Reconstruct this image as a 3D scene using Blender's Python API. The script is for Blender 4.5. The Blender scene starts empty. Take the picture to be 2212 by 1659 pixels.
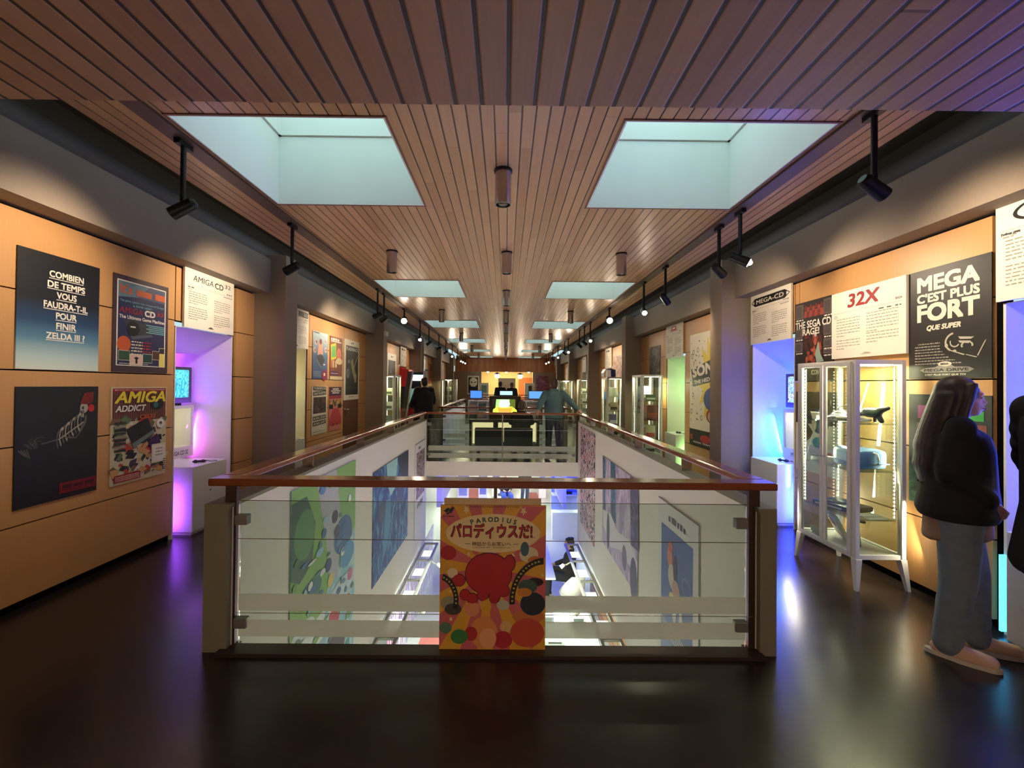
import bpy, bmesh, math, random
from mathutils import Vector, Matrix, Euler
random.seed(7)
SC = bpy.context.scene
COL = SC.collection
PI = math.pi
# ------------------------------------------------------------------ camera
W_PX, H_PX, F_PX = 2212, 1659, 960.0
cam_d = bpy.data.cameras.new('camera'); cam = bpy.data.objects.new('camera', cam_d); COL.objects.link(cam)
cam_d.sensor_width = 36.0; cam_d.lens = 36.0*F_PX/W_PX; cam_d.clip_start = .05; cam_d.clip_end = 200
cam_d.shift_x = 0.00439; cam_d.shift_y = -0.00340
_y, _p, _r = (math.radians(v) for v in (0.25, 0.6, 0.56))
_f = Vector((math.sin(_y)*math.cos(_p), math.cos(_y)*math.cos(_p), math.sin(_p)))
_r0 = Vector((math.cos(_y), -math.sin(_y), 0)); _u0 = _r0.cross(_f)
_rt = math.cos(_r)*_r0 + math.sin(_r)*_u0; _up = -math.sin(_r)*_r0 + math.cos(_r)*_u0
cam.matrix_world = Matrix(((_rt.x,_up.x,-_f.x,0),(_rt.y,_up.y,-_f.y,0),(_rt.z,_up.z,-_f.z,1.62),(0,0,0,1)))
SC.camera = cam
# ------------------------------------------------------------------ exposure
SC.view_settings.view_transform = 'Standard'; SC.view_settings.look = 'None'
SC.view_settings.exposure = 0.45; SC.view_settings.gamma = 1.0; SC.view_settings.use_curve_mapping = False
SC.cycles.use_denoising = True; SC.cycles.adaptive_threshold = .02
SC.cycles.max_bounces = 8; SC.cycles.diffuse_bounces = 4; SC.cycles.glossy_bounces = 3; SC.cycles.transparent_max_bounces = 16
SC.cycles.sample_clamp_indirect = 6.0
SC.cycles.caustics_reflective = False; SC.cycles.caustics_refractive = False
# ------------------------------------------------------------------ world: an overcast evening sky
def lin(c):
    out = []
    for v in c[:3]:
        v = v/255.0
        out.append(v/12.92 if v <= .04045 else ((v+.055)/1.055)**2.4)
    return tuple(out)+(1,)
wd = bpy.data.worlds.new('sky'); SC.world = wd; wd.use_nodes = True
wd.node_tree.nodes['Background'].inputs[0].default_value = lin((190,222,228)); wd.node_tree.nodes['Background'].inputs[1].default_value = .8
def light(name, kind, loc, power, color, size=None, size_y=None, aim=None, angle=None, blend=.6, spread=None, radius=.04):
    d = bpy.data.lights.new(name, kind); d.energy = power; d.color = lin(color)[:3]
    if kind == 'AREA':
        d.shape = 'RECTANGLE'; d.size = size; d.size_y = size_y or size
        if spread: d.spread = math.radians(spread)
    else:
        d.shadow_soft_size = radius
        if kind == 'SPOT': d.spot_size = math.radians(angle or 60); d.spot_blend = blend
    o = bpy.data.objects.new(name, d); COL.objects.link(o); o.location = loc
    if aim is not None:
        o.rotation_euler = (Vector(aim)-Vector(loc)).to_track_quat('-Z', 'Y').to_euler()
    return o
DAY = (200,240,228); WARM = (255,230,196); WHITE = (255,244,228)
SKY_Y = [(2.9,4.33),(7.45,8.88),(12.1,13.6),(16.9,18.4),(21.9,23.4),(27.0,28.4)]
SKY_X = [(-2.24,-.81),(.775,2.18)]
# daylight falling into the skylight wells
for (ya,yb) in SKY_Y:
    for (xa,xb) in SKY_X:
        light('daylight', 'AREA', ((xa+xb)/2,(ya+yb)/2,4.5), 5.9, DAY, 1.38, 1.38, aim=((xa+xb)/2,(ya+yb)/2,0))
# ceiling lights of the lower storey, below the voids
for (yc, pw) in ((4.2,145),(7.4,105),(13.5,46),(16.5,80),(22,80)):
    for sx in (-1,1):
        light('lower_storey_lamp', 'AREA', (sx*1.0-.05,yc,-1.55), pw*.68, (248,254,238), .5, 1.6, aim=(sx*1.0-.05,yc,-5))
for (yc, pw) in ((5.6,130),(10.6,22),(15.0,80),(20,80)):
    light('lower_storey_bay', 'AREA', (-2.75,yc,-1.75), pw*.54, (248,254,240), .5, 3.5, aim=(-2.75,yc,-5))
    light('lower_storey_bay', 'AREA', (2.6,yc,-1.75), pw*.54, (248,254,240), .5, 3.5, aim=(2.6,yc,-5))
# the lit room beyond the far doorway
light('far_room_lamp', 'AREA', (0,31.5,3.0), 220, WARM, 3, 3, aim=(0,31.5,0))
# added fill lamps, unseen behind the viewer, bounced off the pale end wall
for x in (-2.4,-.8,.8,2.4):
    light('rear_bounce_fill', 'AREA', (x,-1.7,2.52), 44, (255,240,222), .3, .3, aim=(x,-3.2,1.5))
# ------------------------------------------------------------------ materials
MATS = {}
def _nt(name):
    m = bpy.data.materials.new(name); m.use_nodes = True
    nt = m.node_tree; return m, nt, nt.nodes['Principled BSDF']
def N(nt, kind, **kw):
    n = nt.nodes.new(kind)
    for k, v in kw.items(): setattr(n, k, v)
    return n
def mt(name, rgb, rough=.5, metal=0, var=.05, scale=6.0, bump=0, spec=.5, coat=0, roughvar=0):
    if name in MATS: return MATS[name]
    m, nt, b = _nt(name)
    b.inputs['Roughness'].default_value = rough; b.inputs['Metallic'].default_value = metal
    b.inputs['Specular IOR Level'].default_value = spec; b.inputs['Coat Weight'].default_value = coat
    tc = N(nt, 'ShaderNodeTexCoord'); no = N(nt, 'ShaderNodeTexNoise'); no.inputs['Scale'].default_value = scale; no.inputs['Detail'].default_value = 3
    nt.links.new(tc.outputs['Object'], no.inputs['Vector'])
    mx = N(nt, 'ShaderNodeMix', data_type='RGBA')
    c = lin(rgb); mx.inputs[6].default_value = tuple(max(0,v*(1-var*2)) for v in c[:3])+(1,); mx.inputs[7].default_value = tuple(min(1,v*(1+var*2)) for v in c[:3])+(1,)
    nt.links.new(no.outputs['Fac'], mx.inputs[0]); nt.links.new(mx.outputs[2], b.inputs['Base Color'])
    if bump:
        bp = N(nt, 'ShaderNodeBump'); bp.inputs['Strength'].default_value = bump; bp.inputs['Distance'].default_value = .01
        nt.links.new(no.outputs['Fac'], bp.inputs['Height']); nt.links.new(bp.outputs[0], b.inputs['Normal'])
    if roughvar:
        mr = N(nt, 'ShaderNodeMapRange'); mr.inputs[3].default_value = rough-roughvar; mr.inputs[4].default_value = rough+roughvar
        nt.links.new(no.outputs['Fac'], mr.inputs[0]); nt.links.new(mr.outputs[0], b.inputs['Roughness'])
    MATS[name] = m; return m
def ink(rgb, rough=.45):
    return mt('print_%d_%d_%d' % tuple(rgb), rgb, rough, 0, .03, 20)
def emit(name, rgb, strength):
    if name in MATS: return MATS[name]
    m, nt, b = _nt(name); b.inputs['Base Color'].default_value = (0,0,0,1)
    tc = N(nt, 'ShaderNodeTexCoord'); no = N(nt, 'ShaderNodeTexNoise'); no.inputs['Scale'].default_value = 3
    nt.links.new(tc.outputs['Object'], no.inputs['Vector'])
    mr = N(nt, 'ShaderNodeMapRange'); mr.inputs[3].default_value = strength*.97; mr.inputs[4].default_value = strength*1.03
    nt.links.new(no.outputs['Fac'], mr.inputs[0]); nt.links.new(mr.outputs[0], b.inputs['Emission Strength'])
    b.inputs['Emission Color'].default_value = lin(rgb)
    MATS[name] = m; return m
def ramp_mat(name, stops, scale=3.0, distort=1.5, detail=5, rough=.5, axis=None, emis=0, stretch=(1,1,1), constant=False):
    """a printed picture or screen image: a noise field (or one axis) run through a colour ramp"""
    if name in MATS: return MATS[name]
    m, nt, b = _nt(name); b.inputs['Roughness'].default_value = rough
    tc = N(nt, 'ShaderNodeTexCoord'); mp = N(nt, 'ShaderNodeMapping'); mp.inputs['Scale'].default_value = stretch
    nt.links.new(tc.outputs['Object'], mp.inputs['Vector'])
    cr = N(nt, 'ShaderNodeValToRGB'); e = cr.color_ramp.elements
    if constant: cr.color_ramp.interpolation = 'CONSTANT'
    while len(e) < len(stops): e.new(.5)
    for el, (p, c) in zip(e, stops): el.position = p; el.color = lin(c)
    if axis is None:
        no = N(nt, 'ShaderNodeTexNoise'); no.inputs['Scale'].default_value = scale; no.inputs['Detail'].default_value = detail; no.inputs['Distortion'].default_value = distort
        nt.links.new(mp.outputs[0], no.inputs['Vector']); nt.links.new(no.outputs['Fac'], cr.inputs[0])
    else:
        sp = N(nt, 'ShaderNodeSeparateXYZ'); nt.links.new(tc.outputs['Object'], sp.inputs[0])
        mr = N(nt, 'ShaderNodeMapRange'); mr.inputs[1].default_value = axis[1]; mr.inputs[2].default_value = axis[2]
        nt.links.new(sp.outputs[axis[0]], mr.inputs[0]); nt.links.new(mr.outputs[0], cr.inputs[0])
    if emis:
        b.inputs['Base Color'].default_value = (0.01,0.01,0.01,1); nt.links.new(cr.outputs[0], b.inputs['Emission Color']); b.inputs['Emission Strength'].default_value = emis
    else: nt.links.new(cr.outputs[0], b.inputs['Base Color'])
    MATS[name] = m; return m
def plank_mat(name, base, dark, pitch, across='X', along='Y', rough=.38, gap=.10, length=2.6):
    """tongue and groove boards: tone per board, grain along it, a dark groove between boards"""
    m, nt, b = _nt(name); L = nt.links.new
    tc = N(nt, 'ShaderNodeTexCoord'); sp = N(nt, 'ShaderNodeSeparateXYZ'); L(tc.outputs['Object'], sp.inputs[0])
    def math_(op, a, v=None, v2=None):
        n = N(nt, 'ShaderNodeMath', operation=op)
        for k, x in enumerate((a, v, v2)):
            if x is None: continue
            if isinstance(x, (int, float)): n.inputs[k].default_value = x
            else: L(x, n.inputs[k])
        return n.outputs[0]
    a = math_('DIVIDE', sp.outputs[across], pitch); idx = math_('FLOOR', a); fr = math_('FRACT', a)
    wn = N(nt, 'ShaderNodeTexWhiteNoise', noise_dimensions='1D'); L(idx, wn.inputs['W'])
    sh = math_('MULTIPLY', wn.outputs['Value'], 13.0)
    al = math_('DIVIDE', math_('ADD', sp.outputs[along], sh), length); ai = math_('FLOOR', al); afr = math_('FRACT', al)
    cb = N(nt, 'ShaderNodeCombineXYZ'); L(idx, cb.inputs[0]); L(ai, cb.inputs[1])
    w2 = N(nt, 'ShaderNodeTexWhiteNoise', noise_dimensions='3D'); L(cb.outputs[0], w2.inputs['Vector'])
    # grain
    mp = N(nt, 'ShaderNodeMapping'); sc = [60,60,60]; sc['XYZ'.index(along)] = 3.0; mp.inputs['Scale'].default_value = sc
    L(tc.outputs['Object'], mp.inputs['Vector'])
    g = N(nt, 'ShaderNodeTexNoise'); g.inputs['Scale'].default_value = 1.0; g.inputs['Detail'].default_value = 4; g.inputs['Distortion'].default_value = .6; L(mp.outputs[0], g.inputs['Vector'])
    t = math_('ADD', math_('MULTIPLY', w2.outputs['Value'], .55), math_('MULTIPLY', g.outputs['Fac'], .5))
    mx = N(nt, 'ShaderNodeMix', data_type='RGBA'); mx.inputs[6].default_value = lin(dark); mx.inputs[7].default_value = lin(base); L(t, mx.inputs[0])
    # knots
    vo = N(nt, 'ShaderNodeTexVoronoi'); vo.inputs['Scale'].default_value = 1.3; L(tc.outputs['Object'], vo.inputs['Vector'])
    kn = math_('LESS_THAN', vo.outputs['Distance'], .018)
    ed = math_('MINIMUM', fr, math_('SUBTRACT', 1.0, fr))
    gr = math_('LESS_THAN', ed, gap/2)
    en = math_('LESS_THAN', afr, .0016 if gap else -1.0)
    dk = math_('MAXIMUM', gr, math_('MAXIMUM', math_('MULTIPLY', en, .6), math_('MULTIPLY', kn, .6)))
    m2 = N(nt, 'ShaderNodeMix', data_type='RGBA'); L(dk, m2.inputs[0]); L(mx.outputs[2], m2.inputs[6]); m2.inputs[7].default_value = tuple(v*.12 for v in lin(dark)[:3])+(1,)
    L(m2.outputs[2], b.inputs['Base Color']); b.inputs['Roughness'].default_value = rough
    if not gap:
        MATS[name] = m; return m
    hm = N(nt, 'ShaderNodeMapRange'); hm.interpolation_type = 'SMOOTHSTEP'; hm.inputs[1].default_value = gap*.3; hm.inputs[2].default_value = gap*.9; L(ed, hm.inputs[0])
    bp = N(nt, 'ShaderNodeBump'); bp.inputs['Strength'].default_value = .7; bp.inputs['Distance'].default_value = .006; L(hm.outputs[0], bp.inputs['Height']); L(bp.outputs[0], b.inputs['Normal'])
    MATS[name] = m; return m
def glass_mat(name, refl=.06, tint=(246,252,248), mixdiff=0.0, diff=(205,208,200)):
    m, nt, b = _nt(name); L = nt.links.new
    nt.nodes.remove(b); out = nt.nodes['Material Output']
    tr = N(nt, 'ShaderNodeBsdfTransparent'); tr.inputs[0].default_value = lin(tint)
    gl = N(nt, 'ShaderNodeBsdfGlossy'); gl.inputs['Roughness'].default_value = .02
    fz = N(nt, 'ShaderNodeLayerWeight'); fz.inputs['Blend'].default_value = .15
    mr = N(nt, 'ShaderNodeMapRange'); mr.inputs[3].default_value = refl; mr.inputs[4].default_value = .7; L(fz.outputs['Fresnel'], mr.inputs[0])
    mx = N(nt, 'ShaderNodeMixShader'); L(mr.outputs[0], mx.inputs[0]); L(tr.outputs[0], mx.inputs[1]); L(gl.outputs[0], mx.inputs[2])
    last = mx.outputs[0]
    if mixdiff:
        df = N(nt, 'ShaderNodeBsdfDiffuse'); df.inputs[0].default_value = lin(diff)
        tl = N(nt, 'ShaderNodeBsdfTranslucent'); tl.inputs[0].default_value = lin(diff)
        a = N(nt, 'ShaderNodeMixShader'); a.inputs[0].default_value = .72; L(df.outputs[0], a.inputs[1]); L(tl.outputs[0], a.inputs[2])
        no = N(nt, 'ShaderNodeTexNoise'); no.inputs['Scale'].default_value = 90
        m3 = N(nt, 'ShaderNodeMapRange'); m3.inputs[3].default_value = mixdiff-.06; m3.inputs[4].default_value = mixdiff+.06; L(no.outputs['Fac'], m3.inputs[0])
        c = N(nt, 'ShaderNodeMixShader'); L(m3.outputs[0], c.inputs[0]); L(last, c.inputs[1]); L(a.outputs[0], c.inputs[2]); last = c.outputs[0]
    L(last, out.inputs[0]); MATS[name] = m; return m
CEIL = plank_mat('ceiling_boards', (210,168,124), (166,124,86), .09, rough=.33)
SOFF = plank_mat('soffit_boards', (206,164,122), (162,122,88), .09, rough=.5, gap=.14, length=6)
ENDW = plank_mat('end_wall_boards', (196,126,84), (150,88,56), .11, across='X', along='Z', rough=.45)
PANEL = plank_mat('wall_panel_veneer', (206,158,102), (190,140,86), 30.0, across='Y', along='Z', rough=.42, gap=0.0, length=300)
DOORW = plank_mat('door_veneer', (112,66,38), (84,46,26), 30.0, across='Y', along='Z', rough=.4, gap=0.0, length=300)
RAILW = plank_mat('handrail_varnish', (146,80,50), (110,56,32), 30.0, across='Z', along='Y', rough=.16, gap=0.0, length=300)
RAILX = plank_mat('handrail_varnish_cross', (142,78,48), (106,54,32), 30.0, across='Z', along='X', rough=.16, gap=0.0, length=300)
FLOOR = mt('floor_polished_black', (44,36,33), .25, 0, .2, 2.6, spec=.5, roughvar=.05, bump=.006)
LOWF = mt('lower_floor_pale', (168,164,160), .3, 0, .03, 2)
WHITEW = mt('white_wall_paint', (226,222,212), .6, 0, .015, 3)
WELL = mt('skylight_well_paint', (228,232,230), .7, 0, .03, 2)
GREYB = mt('taupe_paint', (136,122,108), .7, 0, .03, 40, bump=.15)
GREYC = mt('column_paint', (136,120,104), .75, 0, .04, 60, bump=.2)
DUCT = mt('duct_paint', (104,94,88), .55, 0, .04, 5)
BLACK = mt('black_recess', (9,8,8), .9, 0, .1, 8, spec=.1)  # black backing, toned deeper to hold the shade inside its slots
KERB = mt('kerb_grey_green', (124,122,100), .7, 0, .05, 12)
STEEL = mt('brushed_steel', (190,186,184), .22, 1, .05, 50)
POSTM = mt('dark_post_metal', (74,62,56), .35, .6, .05, 20)
BLK = mt('black_metal', (20,20,22), .4, .3, .05, 20)
BLKP = mt('black_plastic', (24,24,27), .35, 0, .05, 20)
GREYP = mt('grey_plastic', (72,72,78), .4, 0, .05, 20)
WLAM = mt('white_laminate', (226,224,220), .35, 0, .012, 4)
WMET = mt('white_metal', (222,218,214), .35, 0, .02, 10)
PAPER = mt('white_paper', (236,230,214), .55, 0, .015, 10)
GLASS = glass_mat('clear_glass', .05)
BGLASS = glass_mat('balustrade_glass', .05, tint=(236,242,236))
FROST = glass_mat('frosted_band', .03, mixdiff=.82, diff=(244,244,236))
TINTG = glass_mat('grey_tinted_glass', .06, tint=(176,186,176))

CLAMP = mt('clamp_grey_metal', (128,128,124), .35, .35, .05, 20)
# ------------------------------------------------------------------ mesh builder
class MB:
    def __init__(s, M=None): s.bm = bmesh.new(); s.M = M or Matrix()
    def v(s, p): return s.bm.verts.new(s.M @ Vector(p))
    def faces(s, vs, fs):
        bv = [s.v(p) for p in vs]; out = []
        for f in fs:
            try: out.append(s.bm.faces.new([bv[i] for i in f]))
            except ValueError: pass
        return out
    def bx(s, x0, x1, y0, y1, z0, z1, bev=0):
        vs = [(x,y,z) for x in (x0,x1) for y in (y0,y1) for z in (z0,z1)]
        fs = s.faces(vs, [(0,1,3,2),(4,6,7,5),(0,4,5,1),(2,3,7,6),(0,2,6,4),(1,5,7,3)])
        if bev:
            es = {e for f in fs for e in f.edges}
            bmesh.ops.bevel(s.bm, geom=list(es), offset=bev, segments=2, affect='EDGES', profile=.5)
        return s
    def prism(s, pts, z0, z1):
        """polygon pts in x,y extruded from z0 to z1"""
        n = len(pts)
        if sum(pts[i][0]*pts[(i+1)%n][1]-pts[(i+1)%n][0]*pts[i][1] for i in range(n)) < 0: pts = pts[::-1]
        vs = [(x,y,z0) for x,y in pts]+[(x,y,z1) for x,y in pts]
        s.faces(vs, [tuple(range(n))[::-1], tuple(range(n,2*n))]+[(i,(i+1)%n,n+(i+1)%n,n+i) for i in range(n)])
        return s
    def flat(s, pts, z):
        n = len(pts)
        if sum(pts[i][0]*pts[(i+1)%n][1]-pts[(i+1)%n][0]*pts[i][1] for i in range(n)) < 0: pts = pts[::-1]
        s.faces([(x,y,z) for x,y in pts], [tuple(range(n))]); return s
    def cyl(s, p0, p1, r0, r1=None, seg=16, cap=True):
        p0, p1 = Vector(p0), Vector(p1); r1 = r0 if r1 is None else r1
        d = (p1-p0).normalized(); q = d.to_track_quat('Z','Y')
        a = [q @ Vector((math.cos(2*PI*i/seg), math.sin(2*PI*i/seg), 0)) for i in range(seg)]
        vs = [p0+r0*w for w in a]+[p1+r1*w for w in a]
        fs = [(i,(i+1)%seg,seg+(i+1)%seg,seg+i) for i in range(seg)]
        if cap: fs += [tuple(range(seg))[::-1], tuple(range(seg,2*seg))]
        s.faces(vs, fs); return s
    def loft(s, rings, cap=True):
        """rings: lists of equally many points"""
        n = len(rings[0]); vs = [p for r in rings for p in r]; fs = []
        for k in range(len(rings)-1):
            for i in range(n): fs.append((k*n+i, k*n+(i+1)%n, (k+1)*n+(i+1)%n, (k+1)*n+i))
        if cap: fs += [tuple(range(n))[::-1], tuple(range((len(rings)-1)*n, len(rings)*n))]
        s.faces(vs, fs); return s
    def ring_loft(s, rr, seg=16, cap=True):
        """rr: (x,y,z,rx,ry) horizontal ellipses"""
        return s.loft([[(x+rx*math.cos(2*PI*i/seg), y+ry*math.sin(2*PI*i/seg), z) for i in range(seg)] for x,y,z,rx,ry in rr], cap)
    def sph(s, c, r, seg=14, rot=None):
        r = (r,r,r) if isinstance(r,(int,float)) else r
        M = Matrix.Translation(Vector(c)) @ (rot.to_matrix().to_4x4() if rot else Matrix()) @ Matrix.Diagonal((r[0],r[1],r[2],1))
        bmesh.ops.create_uvsphere(s.bm, u_segments=seg, v_segments=max(6,seg*2//3), radius=1, matrix=s.M @ M); return s
    def cap(s, p0, p1, r0, r1, seg=12):
        s.cyl(p0, p1, r0, r1, seg); s.sph(p0, r0, seg); s.sph(p1, r1, seg); return s
    def tube(s, pts, r, seg=8):
        pts = [Vector(p) for p in pts]; rings = []; up = Vector((0.013,.021,1)).normalized()
        for i, p in enumerate(pts):
            d = (pts[min(i+1,len(pts)-1)]-pts[max(i-1,0)]).normalized()
            a = d.cross(up)
            if a.length < 1e-3: a = d.cross(Vector((1,0,0)))
            a.normalize(); b = d.cross(a)
            rad = r[i] if isinstance(r,(list,tuple)) else r
            rings.append([p+rad*(math.cos(2*PI*k/seg)*a+math.sin(2*PI*k/seg)*b) for k in range(seg)])
        return s.loft(rings)
    def build(s, name, mat, parent=None, smooth=False, loc=None, rem=None, sub=0, mats=None):
        bmesh.ops.recalc_face_normals(s.bm, faces=s.bm.faces[:])
        me = bpy.data.meshes.new(name); s.bm.to_mesh(me); s.bm.free()
        me.materials.append(mat)
        o = bpy.data.objects.new(name, me); COL.objects.link(o)
        if rem or sub:
            if rem:
                md = o.modifiers.new('r','REMESH'); md.mode = 'VOXEL'; md.voxel_size = rem
                sm = o.modifiers.new('s','SMOOTH'); sm.factor = .5; sm.iterations = 6
            if sub: ss = o.modifiers.new('b','SUBSURF'); ss.levels = ss.render_levels = sub
            dg = bpy.context.evaluated_depsgraph_get(); me2 = bpy.data.meshes.new_from_object(o.evaluated_get(dg))
            o.modifiers.clear(); o.data = me2; me2.name = name; smooth = True
            if not me2.materials: me2.materials.append(mat)
        if smooth:
            for p in o.data.polygons: p.use_smooth = True
            if smooth == 'auto':
                try: o.data.set_sharp_from_angle(angle=math.radians(40))
                except Exception: pass
        if parent: o.parent = parent
        if loc is not None: o.location = loc
        return o
def B(*a, **k): return MB().bx(*a, **k)
def tag(o, label=None, cat=None, group=None, kind=None):
    if label: o['label'] = label
    if cat: o['category'] = cat
    if group: o['group'] = group
    if kind: o['kind'] = kind
    return o
def thing(name, label, cat, loc=(0,0,0), rz=0, group=None):
    o = bpy.data.objects.new(name, None); COL.objects.link(o); o.empty_display_size = .1
    o.location = loc; o.rotation_euler = (0,0,rz); return tag(o, label, cat, group)
def struct(name, mb, mat, smooth=False):
    return tag(mb.build(name, mat, smooth=smooth), kind='structure')
def single(name, label, cat, mb, mat, loc=(0,0,0), rz=0, group=None, smooth=False, rem=None):
    o = mb.build(name, mat, smooth=smooth, loc=loc, rem=rem); o.rotation_euler = (0,0,rz); return tag(o, label, cat, group)
def dup(root, loc, rz=None, label=None, group=None):
    r = root.copy(); COL.objects.link(r); r.location = loc
    if rz is not None: r.rotation_euler = (0,0,rz)
    if label: r['label'] = label
    if group: r['group'] = group
    for ch in list(root.children):
        c = ch.copy(); COL.objects.link(c); c.parent = r
        for g in list(ch.children):
            d = g.copy(); COL.objects.link(d); d.parent = c
    return r
# ------------------------------------------------------------------ lettering and flat artwork
_TXT = {}
def text_mesh(body, bold, shear):
    k = (body, bold, shear)
    if k not in _TXT:
        cu = bpy.data.curves.new('t','FONT'); cu.body = body; cu.size = 1; cu.shear = shear; cu.resolution_u = 3; cu.fill_mode = 'FRONT'
        o = bpy.data.objects.new('t', cu); COL.objects.link(o); dg = bpy.context.evaluated_depsgraph_get()
        me = bpy.data.meshes.new_from_object(o.evaluated_get(dg)); bpy.data.objects.remove(o)
        if bold and len(me.vertices):
            b0 = bmesh.new(); b0.from_mesh(me); q = bold*.8
            for k, (dx, dy) in enumerate(((q,q),(q,-q),(-q,q),(-q,-q),(q,0),(-q,0))):
                m2 = me.copy(); m2.transform(Matrix.Translation((dx,dy,.00006*(k+1)))); b0.from_mesh(m2); bpy.data.meshes.remove(m2)
            b0.to_mesh(me); b0.free()
        xs = [v.co.x for v in me.vertices] or [0,1]; ys = [v.co.y for v in me.vertices] or [0,1]
        _TXT[k] = (me, min(xs), max(xs), min(ys), max(ys))
    return _TXT[k]
LFT = Matrix(((0,0,1,0),(1,0,0,0),(0,1,0,0),(0,0,0,1)))     # hangs on the left wall, faces +X
RGT = Matrix(((0,0,-1,0),(-1,0,0,0),(0,1,0,0),(0,0,0,1)))   # hangs on the right wall, faces -X
FRT = Matrix(((1,0,0,0),(0,0,-1,0),(0,1,0,0),(0,0,0,1)))    # faces the camera end, -Y
_UID = [0]
class Art:
    """a flat printed thing: local x to the right, y up, z out of the surface"""
    def __init__(s, h0=0.0): s.parts = {}; s.h0 = h0
    def mb(s, part, mat):
        if part in ('screenshots','own','colour_panels'): _UID[0] += 1; return s.parts.setdefault((part.rstrip('s'), _UID[0]), (MB(), mat))[0]
        return s.parts.setdefault((part, mat.name), (MB(), mat))[0]
    def z(s, l): s.cnt = getattr(s,'cnt',0)+1; return s.h0+.0007*l+.000016*(s.cnt%37)
    def poly(s, part, mat, pts, l=1): s.mb(part,mat).flat(pts, s.z(l)); return s
    def rect(s, part, mat, x0, x1, y0, y1, l=1): return s.poly(part, mat, [(x0,y0),(x1,y0),(x1,y1),(x0,y1)], l)
    def ell(s, part, mat, cx, cy, rx, ry, l=1, a0=0, n=28, rot=0):
        c, d = math.cos(rot), math.sin(rot)
        return s.poly(part, mat, [(cx+c*rx*math.cos(2*PI*i/n)-d*ry*math.sin(2*PI*i/n), cy+d*rx*math.cos(2*PI*i/n)+c*ry*math.sin(2*PI*i/n)) for i in range(n)], l)
    def ring(s, part, mat, cx, cy, rx, ry, w, l=1, a0=0, a1=360, n=28):
        p = [math.radians(a0+(a1-a0)*i/n) for i in range(n+1)]; kx, ky = (rx-w)/rx, (ry-w*ry/rx)/ry
        for a, b in zip(p, p[1:]):
            s.poly(part, mat, [(cx+rx*math.cos(a),cy+ry*math.sin(a)),(cx+rx*math.cos(b),cy+ry*math.sin(b)),(cx+rx*kx*math.cos(b),cy+ry*ky*math.sin(b)),(cx+rx*kx*math.cos(a),cy+ry*ky*math.sin(a))], l)
        return s
    def line(s, part, mat, pts, w, l=1):
        for (x0,y0),(x1,y1) in zip(pts, pts[1:]):
            d = math.hypot(x1-x0,y1-y0) or 1; nx, ny = -(y1-y0)/d*w/2, (x1-x0)/d*w/2
            s.poly(part, mat, [(x0+nx,y0+ny),(x1+nx,y1+ny),(x1-nx,y1-ny),(x0-nx,y0-ny)], l)
        return s
    def star(s, part, mat, cx, cy, r, l=1, rot=90, k=.45, n=5):
        return s.poly(part, mat, [(cx+(r if i%2==0 else r*k)*math.cos(math.radians(rot+i*180/n)), cy+(r if i%2==0 else r*k)*math.sin(math.radians(rot+i*180/n))) for i in range(2*n)], l)
    def text(s, part, mat, body, cx, cy, w=None, h=None, l=3, bold=0.0, shear=0.0, rot=0.0):
        me, x0, x1, y0, y1 = text_mesh(body, bold, shear)
        sx = w/(x1-x0) if w else None; sy = h/(y1-y0) if h else None
        sx = sx or sy; sy = sy or sx
        M = Matrix.Translation((cx,cy,s.z(l))) @ Matrix.Rotation(math.radians(rot),4,'Z') @ Matrix.Diagonal((sx,sy,1,1)) @ Matrix.Translation((-(x0+x1)/2,-(y0+y1)/2,0))
        m = me.copy(); m.transform(M); _UID[0] += 1; s.parts.setdefault((part, _UID[0]), (MB(), mat))[0].bm.from_mesh(m); bpy.data.meshes.remove(m); return s
    def words(s, part, mat, x0, x1, y, h, l=2, seed=0, end=1.0):
        part = 'body_text' if part == 'lettering' else part
        r = random.Random(seed*31+int(y*1e4)); x = x0; xe = x0+(x1-x0)*end
        while x < xe:
            w = abs(h)*r.uniform(1.2,4.2); s.rect(part, mat, x, min(x+w,xe), y, y+h*r.uniform(.75,1.0), l); x += w+abs(h)*.75
        return s
    def attach(s, parent):
        for (part, _), (m, mat) in s.parts.items(): m.build(part, mat, parent)
class PA(Art):
    """artwork laid out in fractions of a w x h sheet: x to the right, y down from the top edge"""
    def __init__(s, w, h, h0=.008): Art.__init__(s, h0); s.w = w; s.h = h
    def poly(s, part, mat, pts, l=1): return Art.poly(s, part, mat, [(x*s.w,(1-y)*s.h) for x,y in pts], l)
    def text(s, part, mat, body, cx, cy, w=None, h=None, l=3, bold=0.0, shear=0.0, rot=0.0):
        return Art.text(s, part, mat, body, cx*s.w, (1-cy)*s.h, w and w*s.w, h and h*s.h, l, bold, shear, rot)
    def circ(s, part, mat, cx, cy, r, l=1, n=24): return s.ell(part, mat, cx, cy, r, r*s.w/s.h, l, n=n)
def board(name, label, cat, frame, corner, w, h, mat, thick=.008, group=None, art=None, bev=0):
    """a flat panel hung with its lower left corner at corner"""
    mb = MB(); mb.bx(0,w,0,h,0,thick)
    o = mb.build(name, mat); o.matrix_world = Matrix.Translation(Vector(corner)) @ frame
    tag(o, label, cat, group)
    if art: art.attach(o)
    return o
XL, XR = -3.42, 3.33
def onL(y, z, off=.003): return (XL+off, y, z)      # lower left corner on the left wall at its nearer end
def onR(y, z, off=.003): return (XR-off, y, z)      # lower left corner on the right wall at its farther end
# ================================================================== THE SETTING
CZ = 3.37                                   # ceiling height
COLY = [1.17, 6.04, 10.9, 15.75, 20.6, 25.45]; CW = .34
END = 28.6
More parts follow.
